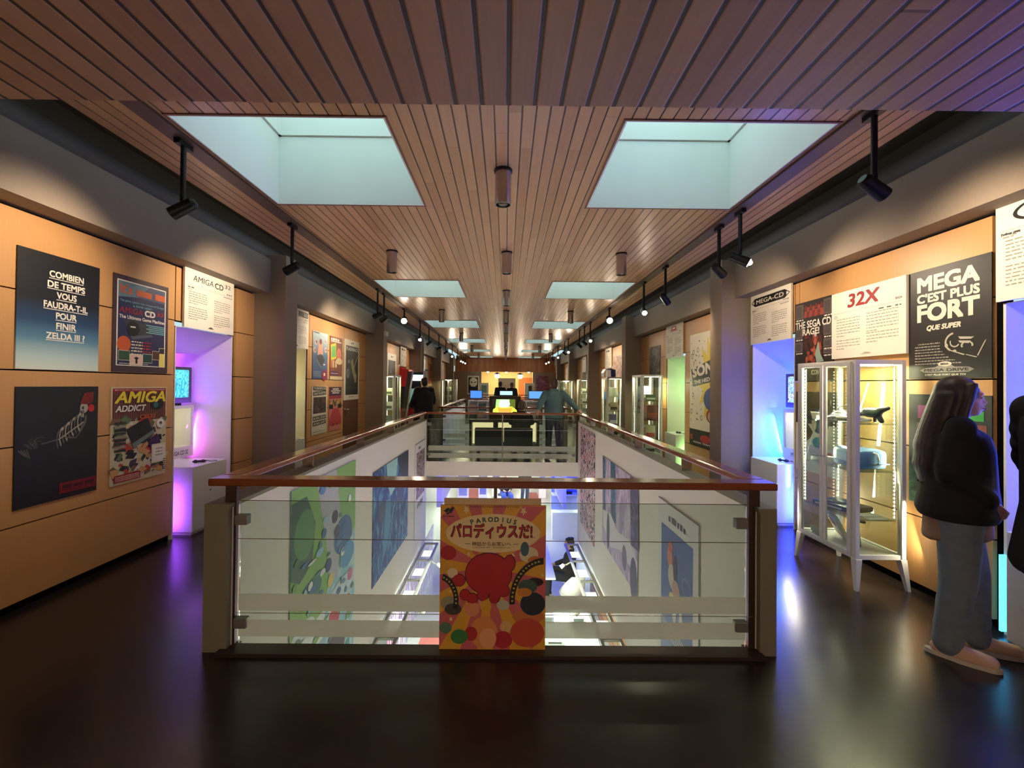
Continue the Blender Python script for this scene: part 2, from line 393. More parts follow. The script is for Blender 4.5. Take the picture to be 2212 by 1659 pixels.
# floors
VOIDS = [(2.70,9.40),(11.74,18.45),(21.3,26.9)]
f = MB(); y0 = -3.3
for (a,b) in VOIDS+[(END+6,None)]:
    f.bx(-3.7,3.7,y0,a,-.27,0); y0 = b
for (a,b) in VOIDS:
    f.bx(-3.7,-1.80,a,b,-.27,0); f.bx(1.64,3.7,a,b,-.27,0)
struct('floor', f, FLOOR)
struct('floor_lower', B(-5.2,5.2,-3,36,-3.15,-3.0), LOWF)
# ceiling with its skylight openings
f = MB(); xs = [-2.78,-2.24,-.81,.775,2.18,2.69]; ys = [1.45]
for a,b in SKY_Y: ys += [a,b]
ys.append(END)
for i in range(5):
    for j in range(len(ys)-1):
        if i in (1,3) and j % 2 == 1: continue
        f.bx(xs[i],xs[i+1],ys[j],ys[j+1],CZ,CZ+.06)
bmesh.ops.remove_doubles(f.bm, verts=f.bm.verts[:], dist=1e-4)
struct('ceiling', f, CEIL)
struct('ceiling_soffit', B(-3.75,3.75,-3.3,1.515,2.58,2.66).bx(-3.75,3.75,1.47,1.515,2.66,3.95), SOFF)
struct('ceiling_void_dark', B(-3.75,-2.74,1.4,END,3.90,3.95).bx(2.65,3.75,1.4,END,3.90,3.95), DUCT)
n = 0
for (ya,yb) in SKY_Y:
    for (xa,xb) in SKY_X:
        n += 1; m = MB(); t = .012; z0 = CZ-.004
        m.bx(xa,xa+t,ya,yb,z0,4.02); m.bx(xb-t,xb,ya,yb,z0,4.02); m.bx(xa+t,xb-t,ya,ya+t,z0,4.02); m.bx(xa+t,xb-t,yb-t,yb,z0,4.02)
        t = .03; m.bx(xa-.03,xa+t,ya-.03,yb+.03,4.03,4.6); m.bx(xb-t,xb+.03,ya-.03,yb+.03,4.03,4.6); m.bx(xa,xb,ya-.03,ya+t,4.03,4.6); m.bx(xa,xb,yb-t,yb+.03,4.03,4.6)
        struct('window_%d' % n, m, WELL)
        e = MB(); w = .016; e.bx(xa-w,xa-.001,ya-w,yb+w,CZ-.007,CZ-.001); e.bx(xb+.001,xb+w,ya-w,yb+w,CZ-.007,CZ-.001); e.bx(xa,xb,ya-w,ya-.001,CZ-.007,CZ-.001); e.bx(xa,xb,yb+.001,yb+w,CZ-.007,CZ-.001)
        struct('trim_%d' % n, e, mt('skylight_edging', (120,84,66), .5))
# the recessed light tracks in the ceiling
struct('trim_13', B(-2.405,-2.275,1.52,END-.05,CZ-.022,CZ-.001), mt('track_bronze', (96,80,70), .45, .4))
struct('trim_14', B(2.215,2.345,1.52,END-.05,CZ-.022,CZ-.001), mt('track_bronze', (96,80,70), .45, .4))
# columns, fascia beams, ducts
for side, X, sg in (('left', XL, -1), ('right', XR, 1)):
    xi = -3.0 if sg < 0 else 2.94; xf = -3.21 if sg < 0 else 3.12
    for k, y in enumerate(COLY):
        m = B(min(xi,sg*3.75),max(xi,sg*3.75),y,y+CW,0,3.36); struct('wall_%s_column_%d' % (side,k+1), m, GREYC)
    f = MB()
    for k, y in enumerate(COLY[:-1]): f.bx(min(xf,sg*3.75),max(xf,sg*3.75),y+CW-.005,COLY[k+1]+.005,2.838,3.30)
    f.bx(min(xf,sg*3.75),max(xf,sg*3.75),COLY[-1]+CW-.005,END,2.838,3.30)
    struct('wall_%s_fascia' % side, f, GREYB)
    dx = -3.47 if sg < 0 else 3.38
    struct('trim_%s_duct' % side, MB().cyl((dx,1.52,3.37),(dx,END,3.37),.2,seg=24), DUCT, smooth=True)
    struct('wall_%s_upper' % side, B(min(sg*3.70,sg*3.75),max(sg*3.70,sg*3.75),-3,END,3.3,3.95), DUCT)
# wall panels: each bay is split by niches and doors
ROWS = [(.06,.592),(.602,1.15),(1.16,1.689),(1.699,2.252),(2.262,2.815)]
NICHE_L = [(4.60,5.56),(6.66,7.60),(14.28,15.26),(18.6,19.5)]
NICHE_R = [(1.98,2.95),(5.10,5.97),(8.22,9.12),(13.84,14.72),(18.3,19.15)]
DOORS_L = [(9.40,10.33)]
def panels(side, X, sg, niches, doors, seams):
    m = MB(); back = MB()
    def px(m_, a, b, z0, z1, d0=0, d1=.03): m_.bx(min(X+sg*d0,X+sg*d1),max(X+sg*d0,X+sg*d1),a,b,z0,z1)
    edges = [-3.2]+[v for y in COLY for v in (y,y+CW)]+[END]
    for a, b in zip(edges[::2], edges[1::2]):
        cuts = sorted([n for n in niches if a < n[0] < b]); cur = a; segs = []
        for n in cuts: segs.append((cur,n[0]-.005,0)); segs.append((n[0],n[1],1)); cur = n[1]+.07
        segs.append((cur,b,0))
        for s0, s1, isn in segs:
            if s1-s0 < .03: continue
            pts = [s0]+[v for v in seams if s0+.05 < v < s1-.05]+[s1]
            for p, q in zip(pts, pts[1:]):
                for z0, z1 in ROWS:
                    if isn and z1 < 2.3: continue
                    if any(d[0] <= (p+q)/2 <= d[1] for d in doors) and z1 < 2.3: continue
                    px(m, p+.004, q-.004, z0, z1)
            if not isn: px(back, s0-.07 if s0 > a+.1 else s0, s1, 0, 2.9, .031, .06)
            else: px(back, s0, s1, 2.255, 2.9, .031, .06)
    w = struct('wall_%s' % side, m, PANEL); struct('baseboard_%s' % side, back, BLACK)
panels('left', XL, -1, NICHE_L, DOORS_L, [1.6,5.0,7.74,9.39,10.34,12.6,17.8])
panels('right', XR, 1, NICHE_R, [], [2.4,3.03,5.02,7.15,9.35,12.4,17.2])
# the service door in the left wall
m = B(XL-.03,XL+.004,9.405,10.325,.02,2.25); d = struct('door_1', m, DOORW)
m = MB(); m.cyl((XL+.004,9.47,1.07),(XL+.05,9.47,1.07),.012); m.cyl((XL+.05,9.46,1.07),(XL+.05,9.60,1.07),.010); m.cyl((XL+.004,9.47,1.07),(XL+.012,9.47,1.07),.026)
m.build('door_handle', STEEL, d)
m = MB().tube([(XL+.012,9.47,1.03),(XL+.03,9.475,.98),(XL+.012,9.48,.93)],.004); m.build('key_fob', BLK, d)
# niche linings
NT = 40
def niche_lining(sg, X, a, b):
    global NT
    NT += 1; m = MB(); d = 1.0; t = .03
    def q(x0,x1,y0,y1,z0,z1): m.bx(min(X+sg*x0,X+sg*x1),max(X+sg*x0,X+sg*x1),y0,y1,z0,z1)
    q(-.004,d,a-t+.03,a+.012,0.0,2.2); q(-.004,d,b-.012,b+.004,0.0,2.2); q(d,d+t,a-t,b+t,0,2.2)
    # sloping head
    P = [(X+sg*(-.004),2.195),(X+sg*.42,1.97),(X+sg*d,1.97),(X+sg*d,2.2),(X+sg*(-.004),2.2)]
    vs = [(x,y,z) for y in (a,b) for x,z in P]; k = 5
    m.faces(vs, [tuple(range(k)),tuple(range(k,2*k))]+[(i,(i+1)%k,k+(i+1)%k,k+i) for i in range(k)])
    struct('trim_%d' % NT, m, WHITEW)
for a,b in NICHE_L: niche_lining(-1, XL, a, b)
for a,b in NICHE_R: niche_lining(1, XR, a, b)
# walls closing the hall
struct('wall_back', B(-3.8,3.8,-3.3,-3.2,-.3,3), WHITEW)
# far end: boarded lintel over a wide opening, dark cheeks, a lit room beyond
struct('wall_far_lintel', B(-3.2,3.2,END,END+.1,2.47,3.5), ENDW)
struct('wall_far', B(-3.75,-1.55,END+.02,END+.2,0,2.47).bx(1.75,3.75,END+.02,END+.2,0,2.47), GREYC)
struct('wall_far_room', B(-3.2,3.2,34,34.1,0,3.2).bx(-3.3,-3.2,END+.2,34,0,3.2).bx(3.2,3.3,END+.2,34,0,3.2), mt('cream_paint', (214,190,120), .6))
struct('ceiling_far_room', B(-3.3,3.3,END+.2,34,3.2,3.25), mt('cream_paint', (214,190,120), .6))
struct('door_2', B(-.55,.75,33.95,33.99,0,2.15), mt('dark_doorway', (52,46,30), .5))
struct('door_3', B(1.0,2.0,33.93,33.98,0,2.2), mt('orange_door', (196,112,48), .45))
# inner walls of the voids with their grey capping
for k,(a,b) in enumerate(VOIDS):
    struct('wall_void_left_%d' % (k+1), B(-1.79,-1.655,a+.03,b,-1.62,.862), WHITEW)
    struct('wall_void_right_%d' % (k+1), B(1.545,1.635,a+.03,b,-1.62,.862), WHITEW)
    c = MB(); c.bx(-1.805,-1.65,a-.01,b,.862,.886); c.bx(-1.805,-1.66,a-.01,a+.029,0,.862)
    struct('trim_%d' % (20+2*k), c, KERB)
    c = MB(); c.bx(1.54,1.65,a-.01,b,.862,.886); c.bx(1.55,1.65,a-.01,a+.029,0,.862)
    struct('trim_%d' % (21+2*k), c, KERB)
    struct('trim_%d' % (30+k), B(-1.655,1.545,b-.002,b+.02,-.30,-.001), WHITEW)
    struct('trim_%d' % (33+k), B(-1.70,1.56,a-.06,a+.05,.0,.022), POSTM)
# the lower storey's outer walls
struct('wall_lower_left', B(-5.2,-5.1,-3,36,-3,-.27), WHITEW)
struct('wall_lower_right', B(5.1,5.2,-3,36,-3,-.27), WHITEW)
struct('wall_lower_far', B(-5.2,5.2,33,33.1,-3,-.27), WHITEW)
struct('wall_lower_near', B(-5.2,5.2,-3.1,-3,-3,-.27), WHITEW)
# ================================================================== BALUSTRADES
def side_rail(label, x0, x1, ya, yb, posts):
    t = thing('handrail', label, 'handrail', ((x0+x1)/2,(ya+yb)/2,.886))
    cx, cy, cz = (x0+x1)/2, (ya+yb)/2, .886
    MB().bx(x0-cx,x1-cx,ya-cy,yb-cy,.995-cz,1.04-cz,bev=.008).build('rail', RAILW, t)
    for y in posts: MB().bx(-.045,.045,y-cy-.006,y-cy+.006,0,.11).build('post', STEEL, t)
    return t
side_rail('varnished wooden handrail along the left wall of the nearest void', -1.785,-1.655, 2.816,9.389, [3.9,5.3,6.7,8.1,9.2])
side_rail('varnished wooden handrail along the right wall of the nearest void', 1.535,1.655, 2.816,9.389, [3.9,5.3,6.7,8.1,9.2])
side_rail('wooden handrail along the left wall of the second void, beyond the bridge', -1.785,-1.655, 11.831,18.399, [12.4,13.9,15.4,16.9])
side_rail('wooden handrail along the right wall of the second void, beyond the bridge', 1.535,1.655, 11.831,18.399, [12.4,13.9,15.4,16.9])
side_rail('wooden handrail along the left wall of the farthest void', -1.785,-1.655, 21.371,26.899, [22,24,26])
side_rail('wooden handrail along the right wall of the farthest void', 1.535,1.655, 21.371,26.899, [22,24,26])
def balustrade(label, y, detailed, x0=-1.785, x1=1.655, glass=True, name='glass_balustrade'):
    t = thing(name, label, 'balustrade', (0,y,0))
    d = .065 if detailed else .05
    MB().bx(x0,x1,-d,d,.995,1.04,bev=.008).build('rail', RAILX, t)
    px = [-1.675,1.54]
    for x in px:
        p = MB(); p.bx(x-.034,x+.034,-.012,.012,0,.995); p.bx(x-.05,x+.05,-.04,.04,0,.012); p.build('post', POSTM, t)
    p = MB(); p.bx(-.065,-.045,-.012,.012,(.86 if detailed else 0),.995); p.build('post', POSTM if detailed else STEEL, t)
    if glass:
        for a, b in ((-1.62,-.06),(-.05,1.49)):
            g = MB().bx(a,b,-.005,.005,.012,.895).build('glass_pane', BGLASS, t)
            for z0,z1 in ((.225,.328),(.068,.170)):
                MB().bx(a,b,-.0075,-.0055,z0,z1).build('frosted_band', FROST, g)
        for z in (.895,.665,.213):
            w = MB().cyl((-1.66,0 if z > .8 else -.012,z),(1.53,0 if z > .8 else -.012,z),.0022,seg=6); w.build('tension_wire', STEEL, t)
        for x in (-1.60,1.47):
            for z in (.78,.15):
                c = MB().bx(x-.045,x+.03,-.024,.024,z-.03,z+.03,bev=.004); c.build('glass_clamp', CLAMP, t)
    return t
balustrade('nearest glass balustrade with a broad varnished handrail, facing the viewer', 2.75, True)
balustrade('glass balustrade across the far end of the nearest void, in front of the sofa', 9.44, False)
balustrade('balustrade beyond the sofa, across the near end of the second void', 11.78, False)
balustrade('balustrade across the far end of the second void', 18.45, False, glass=False, name='balustrade')
balustrade('balustrade across the near end of the farthest void', 21.32, False, glass=False, name='balustrade')
balustrade('balustrade across the farthest end of the hall, nearest the lit room', 26.95, False, glass=False, name='balustrade')
# ================================================================== CEILING LAMPS
def downlight():
    t = thing('downlight', 'x', 'ceiling lamp', (0,0,CZ))
    m = MB(); k = 24
    m.cyl((0,0,-.012),(0,0,-.285),.066,seg=k,cap=False); m.cyl((0,0,-.285),(0,0,-.05),.058,seg=k,cap=False)
    ring = lambda r: [(r*math.cos(2*PI*i/k),r*math.sin(2*PI*i/k),-.285) for i in range(k)]
    m.loft([ring(.066),ring(.058)],cap=False); m.build('housing', STEEL, t, smooth='auto')
    MB().cyl((0,0,0),(0,0,-.02),.075,seg=k).build('ceiling_plate', BLK, t, smooth='auto')
    MB().cyl((0,0,-.13),(0,0,-.05),.055,seg=k).build('baffle', BLACK, t)
    MB().sph((0,.02,-.225),(.022,.022,.03)).cyl((0,.02,-.2),(0,.02,-.13),.014).build('bulb', mt('bulb_glass', (240,236,226), .2), t, smooth=True)
    return t
DL = downlight(); spots = [(-.035,3.6)]
ROWW = ['second','third','fourth','fifth','sixth','seventh','eighth','ninth','tenth']
used = False
def place_dl(x, y, label):
    global used
    if not used: DL.location = (x,y,CZ); DL['label'] = label; DL['group'] = 'steel downlights on the boarded ceiling'; used = True
    else: dup(DL, (x,y,CZ), label=label)
place_dl(-.035,3.6,'nearest and largest brushed steel cylinder downlight, between the two big skylights')
for k, y in enumerate([5.83,8.2,10.4,12.6,15.0,17.4,19.8,22.2,24.6,26.8]):
    w = ['second','third','fourth','fifth','sixth','seventh','eighth','ninth','tenth','eleventh'][k]
    place_dl(0,y,'steel downlight on the ceiling centre line, %s from the viewer' % w)
for k, y in enumerate([5.83,10.4,15.0,19.8,24.8]):
    w = ['first','second','third','fourth','fifth'][k]
    place_dl(-1.51,y,'steel downlight between the left skylights, %s in its row from the viewer' % w)
    place_dl(1.51,y,'steel downlight between the right skylights, %s in its row from the viewer' % w)
# track spotlights on drop rods
LENS_ON = emit('lamp_lens_lit', (255,240,214), 42); LENS_OFF = mt('lamp_lens_dark', (60,58,52), .2)
def track_spot(x, y, aim, lit, label, drop=.40, power=14, color=WARM, angle=105, group='black track spotlights on drop rods', big=False):
    power *= .82
    t = thing('track_spotlight', label, 'spotlight', (x,y,CZ-.022), 0, group)
    MB().bx(-.022,.022,-.07,.07,-.035,0).build('track_adaptor', BLK, t)
    MB().cyl((0,0,-.03),(0,0,-drop),.018,seg=12).build('rod', BLK, t, smooth='auto')
    s = 2.1 if big else 1.3
    d = (Vector(aim)-Vector((x,y,CZ-drop-.07))).normalized(); q = d.to_track_quat('Z','Y')
    c = Vector((0,0,-drop-.06*s))
    MB().cyl((0,0,-drop+.01),(0,0,-drop-.05*s),.009*s,seg=8).bx(-.012,.012,-.012,.012,-drop-.03,-drop+.012).build('joint', BLK, t)
    h = MB(); p0 = c-d*.065*s; p1 = c+d*.065*s; h.cyl(p0,p1,.032*s,.036*s,18); h.cyl(p0-d*.012*s,p0,.022*s,.032*s,18); h = h.build('head', BLK, t, smooth='auto')
    if lit: MB().cyl(p1,p1+d*.004,.030*s,seg=18).sph(p1-d*.002,(.028*s,.028*s,.02*s),10).build('lens', LENS_ON, h, smooth='auto')
    else: MB().cyl(p1,p1+d*.004,.028*s,seg=18).build('lens', LENS_OFF, h)
    if power: light('track_spot_beam', 'SPOT', Vector((x,y,CZ-.022))+p1+d*.03, power, color, aim=aim, angle=angle, blend=.8, radius=.03)
    return t
TX, TR = -2.34, 2.28
ordn = ['first','second','third','fourth','fifth','sixth','seventh','eighth','ninth','tenth','eleventh','twelfth','thirteenth','fourteenth']
# left track: y, aim, lens towards us, power
for k,(y,aim,lit,pw) in enumerate([(3.20,(XL,3.1,2.25),False,56),(4.84,(XL,5.05,2.4),False,58),(8.08,(XL,8.2,2.4),False,60),(8.5,(XL,9.1,2.3),False,50),
        (12.1,(-1.7,8.5,.6),True,30),(13.5,(XL,13.2,2.0),False,35),(15.5,(XL,14.9,2.2),False,30),(17.3,(XL,17.5,2.1),False,40),(19.4,(-2.2,14,1.0),True,40),(21.6,(XL,22,2),False,40),(23.3,(-2.2,18,1.0),True,36),(24.4,(-2.0,18,1.0),True,36),(25.6,(-1.4,19,1),True,36)]):
    track_spot(TX, y, aim, lit, 'black spotlight on a drop rod, %s along the left ceiling track' % ordn[k], power=pw)
track_spot(TX, 10.2, (-1.2,4.0,1.2), True, 'large round lit floodlight close under the left ceiling track', drop=.13, power=25, big=True, group='big floodlights under the tracks')
# right track
for k,(y,aim,lit,pw) in enumerate([(2.74,(XR,2.9,2.3),False,62),(4.32,(XR,3.9,2.3),True,70),(4.75,(XR,5.4,2.3),False,36),(6.35,(XR,7.2,2.0),False,40),(7.35,(1.9,3.5,.6),True,18),
        (12.0,(1.9,8.0,.8),True,18),(12.9,(XR,13.0,2.1),False,45),(13.75,(XR,14.2,2.1),False,40),(16.2,(2.0,12,1),True,36),(17.2,(XR,17.0,2),False,35),(19.4,(2.0,14,1),True,40),(21.5,(XR,21.8,2.0),False,35),(23.6,(2.0,17,1),True,36),(25.0,(1.2,19,1),True,36)]):
    track_spot(TR, y, aim, lit, 'black spotlight on a drop rod, %s along the right ceiling track' % ordn[k], power=pw)
track_spot(TR, 9.8, (1.4,4.0,1.2), True, 'large round lit floodlight close under the right ceiling track', drop=.13, power=25, big=True, group='big floodlights under the tracks')
# lamps of the room beyond the far doorway
for k,(x,z,s) in enumerate([(-1.15,2.5,.10),(.05,2.5,.10),(1.5,2.5,.10),(-.55,2.22,.19),(.95,2.2,.19)]):
    nm = ['leftmost small','middle small','rightmost small','left large','right large'][k]
    t = thing('ceiling_spotlight', '%s glowing lamp under the boarded lintel at the far end' % nm, 'spotlight', (x,END+.35,z), 0, 'glowing lamps at the far doorway')
    MB().cyl((0,0,s),(0,0,3.2-z),.012,seg=8).build('rod', BLK, t); MB().sph((0,0,0),s*.8).build('lens', LENS_ON, t, smooth=True)
    light('far_lamp','POINT',(x,END+.2,z-.12),18,WARM,radius=.1)
    MB().cyl((0,0,s*.5),(0,0,s*1.1),s*.9,seg=16).build('housing', BLK, t)
# ================================================================== POSTERS AND PANELS
K = ink((22,22,24)); Wt = ink((238,232,214)); PW, PH = .627, .863
CREAM = ink((232,222,186)); RED = ink((176,34,40)); YEL = ink((236,214,60))
def poster(name, label, side, y0, z0, w=PW, h=PH, mat=K, art=None, thick=.008, off=.003, group=None, cat='poster', X=None):
    """y0: the end of the sheet that is at the viewer's left hand when facing it"""
    if X is None: c = onL(y0,z0,off) if side == 'L' else onR(y0,z0,off)
    else: c = (X,y0,z0)
    return board(name, label, cat, LFT if side == 'L' else RGT, c, w, h, mat, thick, group, art)
# --- 1 question poster
a = PA(PW,PH)
for k,(t,w) in enumerate([('COMBIEN',.43),('DE TEMPS',.47),('VOUS',.25),('FAUDRA-T-IL',.55),('POUR',.26),('FINIR',.25),('ZELDA III ?',.48)]):
    y = .165+k*.0895; a.text('lettering', Wt, t, .56, y, w, .058, bold=.035); a.rect('lettering', Wt, .56-w/2, .56+w/2, y+.036, y+.042)
poster('poster', 'black poster fading to blue and white, underlined block lettering COMBIEN DE TEMPS', 'L', 3.103, 1.702,
       mat=ramp_mat('night_blue_fade', [(0,(214,226,214)),(.12,(176,204,206)),(.27,(84,130,158)),(.42,(34,66,104)),(.6,(22,26,36)),(1,(18,18,20))], axis=('Y',0,PH)), art=a)
# --- 2 console advertisement
a = PA(PW,PH); nav = ink((38,42,84)); tq = ink((120,176,178)); org = ink((206,92,44))
a.rect('border_line', Wt, .055, .945, .05, .935, 1); a.rect('picture', nav, .075, .925, .062, .925, 2)
a.poly('picture', ink((96,128,138)), [(.075,.062),(.62,.062),(.4,.2),(.075,.23)], 3); a.poly('picture', ink((70,84,112)), [(.62,.062),(.925,.062),(.925,.21),(.4,.2)], 3)
a.text('lettering', org, "It's", .2, .135, .2, .10, 5, bold=.03); a.words('lettering', org, .38, .92, .185, -.085, 5, 3)
a.text('lettering', tq, 'The game system that conquered Europe', .5, .262, .8, .03, 5, shear=.2, bold=.01); a.text('lettering', tq, 'is NOW HERE !', .5, .298, .36, .026, 5, shear=.2, bold=.02)
a.text('lettering', RED, 'AMIGA', .29, .355, .4, .06, 5, bold=.01, shear=.1); a.text('lettering', Wt, 'CD', .63, .355, .2, .07, 5, bold=.05); a.text('lettering', RED, '32', .83, .34, .13, .04, 5, bold=.03)
a.text('lettering', Wt, 'The Ultimate Game Machine', .5, .425, .82, .038, 5, bold=.03)
a.poly('console_picture', ink((58,58,72)), [(.16,.455),(.6,.455),(.66,.58),(.28,.62)], 4); a.poly('console_picture', ink((88,92,104)), [(.28,.62),(.66,.58),(.7,.6),(.32,.655)], 4); a.circ('console_picture', K, .33, .54, .11, 5); a.rect('console_picture', Wt, .28, .37, .515, .53, 6)
for k in range(5): a.poly('stripes', tq, [(.56+.05*(k%2),.475+k*.02),(.925,.475+k*.02),(.925,.486+k*.02),(.56+.05*(k%2),.486+k*.02)], 6)
a.circ('medal', org, .175, .71, .115, 6); 
for k in range(5):
    y = .665+k*.033; a.words('lettering', CREAM, .3, .5, y+.018, -.016, 5, k); a.words('lettering', RED, .5, .66, y+.018, -.016, 5, k+9)
for (x0,x1,y0,y1,c) in [(.09,.27,.78,.875,(50,84,60)),(.28,.5,.815,.92,(232,196,180)),(.51,.68,.8,.89,(30,70,72)),(.69,.83,.76,.85,(84,52,44)),(.82,.92,.72,.78,(40,40,52)),(.82,.92,.78,.93,(236,220,110))]:
    a.rect('screenshots', CREAM, x0-.006, x1+.006, y0-.005, y1+.005, 6); a.rect('screenshots', ink(c), x0, x1, y0, y1, 7)
a.poly('screenshots', K, [(.385,.835),(.40,.835),(.44,.85),(.41,.86),(.41,.91),(.375,.91),(.375,.86),(.345,.85)], 8)
a.words('lettering', Wt, .1, .6, .915, -.008, 8, 4)
poster('poster', 'dark blue console advertisement poster with white border, The Ultimate Game Machine', 'L', 3.863, 1.705, mat=ink((66,48,58)), art=a)
# --- 3 skeleton poster
a = PA(PW,PH); bone = ink((166,158,142)); b2 = ink((96,92,86))
a.ell('skeleton_picture', bone, .80, .20, .055, .048, 3); a.poly('skeleton_picture', bone, [(.75,.21),(.80,.25),(.80,.29),(.755,.28),(.742,.25)], 3)
a.ell('skeleton_picture', K, .785, .20, .014, .014, 4); a.ell('skeleton_picture', K, .76, .235, .008, .014, 4)
a.poly('skeleton_picture', ink((116,28,30)), [(.74,.16),(.80,.06),(.93,.05),(.93,.14),(.86,.17)], 4); a.ell('skeleton_picture', ink((190,36,34)), .90, .205, .045, .035, 4)
a.line('skeleton_picture', b2, [(.83,.27),(.82,.34),(.74,.42)], .025, 2)
for k in range(9):
    t = k/8; x = .80-.30*t; y = .315+.16*t; a.ring('skeleton_picture', bone if k % 2 else b2, x-.01, y-.005, .036+.012*math.sin(t*PI), .09, .013, 3, 95+20*t, 290, 10)
a.line('skeleton_picture', bone, [(.80,.33),(.48,.47)], .012, 4)
a.line('skeleton_picture', b2, [(.78,.40),(.70,.47),(.55,.455)], .012, 3); a.line('skeleton_picture', b2, [(.5,.465),(.28,.49)], .012, 3)
for k in range(7): a.ring('skeleton_picture', b2, .15+.02*k, .46+.015*(k%3), .07, .03, .008, 2, 20*k, 150+30*k, 10)
for k in range(4): a.line('skeleton_picture', b2, [(.03+.03*k,.52),(.1+.02*k,.57+.01*k)], .012, 2)
a.rect('red_label', ink((120,20,28)), .50, .985, .86, .955, 3); a.words('lettering', ink((60,12,16)), .54, .95, .915, -.035, 4, 2); a.rect('lettering', ink((60,12,16)), .5, .985, .928, .932, 4)
poster('poster', 'black poster of a skeleton lying back, red label in its lower corner', 'L', 3.110, .713, mat=ink((24,24,30)), art=a)
# --- 4 magazine cover
a = PA(PW,PH); rnd = random.Random(4)
a.rect('picture', ink((112,52,46)), .02, .98, .015, .36, 1)
for k in range(46): x = .03+.02*k; a.rect('picture', ink([(86,40,36),(140,84,70),(64,60,56),(120,100,86)][k%4]), x, x+.009, .03, .36, 2)
a.rect('picture', ink((150,32,36)), .02, .98, .012, .05, 3); a.text('lettering', Wt, "BRITAIN'S NO.1 COMMODORE CONSOLE MAGAZINE", .5, .028, .9, .014, 4)
PAL = [(206,196,150),(120,96,70),(44,44,46),(190,60,50),(96,120,84),(214,206,190),(160,112,72),(70,54,84),(30,30,32),(206,158,96)]
for k in range(150):
    x, y = rnd.uniform(.04,.96), rnd.uniform(.34,.95); s_ = rnd.uniform(.025,.075); an = rnd.uniform(0,3.1)
    a.poly('picture', ink(PAL[k%10]), [(x+s_*math.cos(an+q)*(1.5 if q in (0,PI) else .8), y+s_*.7*math.sin(an+q)) for q in (0,1.2,PI,PI+1.2)], 2+k%5)
for k in range(9): a.rect('picture', ink([(60,56,50),(150,138,112),(40,40,44)][k%3]), .05, .24, .36+k*.035, .385+k*.035, 8)
a.text('lettering', YEL, 'AMIGA', .5, .105, .92, .125, 10, bold=.035, shear=.22); a.text('lettering', Wt, 'ADDICT', .32, .222, .53, .066, 10, bold=.03, shear=.22)
a.text('lettering', org, 'CD32', .62, .32, .3, .045, 10, bold=.03); a.ell('picture', K, .8, .2, .13, .05, 9); a.ell('picture', ink((40,110,104)), .77, .2, .05, .03, 10)
a.poly('console_picture', ink((30,30,33)), [(.24,.44),(.62,.33),(.74,.52),(.36,.625)], 10); a.poly('console_picture', ink((108,122,116)), [(.34,.60),(.74,.47),(.75,.51),(.37,.65)], 11)
a.ring('disc', Wt, .87, .41, .08, .052, .05, 11); a.poly('box_picture', ink((66,36,84)), [(.62,.60),(.80,.52),(.88,.63),(.70,.70)], 11)
a.rect('certificate', CREAM, .70, .985, .64, .85, 11); a.rect('certificate', Wt, .73, .955, .66, .83, 12)
for k in range(3): a.words('lettering', ink((120,116,100)), .78, .92, .70+.035*k, -.012, 13, k)
a.rect('strip', ink((160,34,40)), .05, .5, .90, .975, 11)
for k in range(3): a.words('lettering', Wt, .07, .48, .925+.018*k, -.008, 12, k)
for k in range(12): a.rect('barcode', K if k%2 else Wt, .93, .975, .81+.011*k, .821+.011*k, 13)
poster('magazine_cover_poster', 'magazine cover poster with yellow masthead over a heap of games', 'L', 3.861, .705, mat=ink((206,196,160)), art=a, cat='poster')
# --- information panels
def info(label, side, y0, z0, draw, w=.845, h=.645, seed=1, cols=((.07,.44),(.56,.93)), right=True, para=((.40,6),(.66,6))):
    a = PA(w,h,.022); g = ink((150,146,134)); dk = ink((70,68,66))
    draw(a); a.rect('rule', ink((120,118,110)), .04, .96, .285, .2885)
    a.words('lettering', dk, .05, .17, .33, -.02, 2, seed); a.words('lettering', g, .05, .13, .36, -.013, 2, seed+1)
    a.words('lettering', dk, .83, .95, .265, -.018, 2, seed+2); a.words('lettering', dk, .76, .95, .325, -.012, 2, seed+5)
    for c,(x0,x1) in enumerate(cols):
        for p,(ys,nl) in enumerate(para):
            for k in range(nl): a.words('lettering', g, x0, x1, ys+.038*k+(.05*c), -.014, 2, seed+k+7*c+p, .45 if k == nl-1 else random.Random(seed+k+c*5).uniform(.9,1))
    a.poly('emblem', dk, [(.45,.955),(.47,.94),(.5,.93),(.53,.94),(.55,.955)]); a.rect('emblem', dk, .44, .56, .958, .964)
    return poster('information_panel', label, side, y0, z0, w, h, PAPER, a, thick=.022, off=.012, group='white information panels above the niches', cat='sign')
def d_cd32(a):
    a.text('lettering', ink((60,58,54)), 'AMIGA', .34, .155, .40, .10, 2, shear=.12); a.text('lettering', K, 'CD', .66, .165, .18, .105, 2, bold=.015); a.text('lettering', K, '32', .85, .12, .13, .07, 2)
info('white information panel above the purple niche on the left', 'L', 4.683, 2.203, d_cd32, seed=3)
def d_md(a):
    a.ell('emblem', K, .34, .14, .22, .11, 1); a.ell('emblem', PAPER, .34, .14, .19, .085, 2); a.ell('emblem', K, .36, .15, .13, .06, 3); a.ell('emblem', PAPER, .28, .15, .03, .04, 4)
    a.text('lettering', ink((70,68,66)), 'Mega Drive', .19, .325, .3, .04, 3)
info('white information panel with an oval emblem, cut by the right edge of the photo', 'R', 2.972, 2.21, d_md, seed=8)
def d_mcd(a):
    a.poly('emblem', K, [(.02,.15),(.12,.07),(.86,.07),(.98,.15),(.86,.235),(.12,.235)], 1); a.poly('emblem', PAPER, [(.9,.12),(.96,.15),(.9,.185)], 2); a.poly('emblem', PAPER, [(.1,.12),(.04,.15),(.1,.185)], 2)
    a.text('lettering', PAPER, 'MEGA-CD', .5, .152, .68, .085, 3, bold=.012)
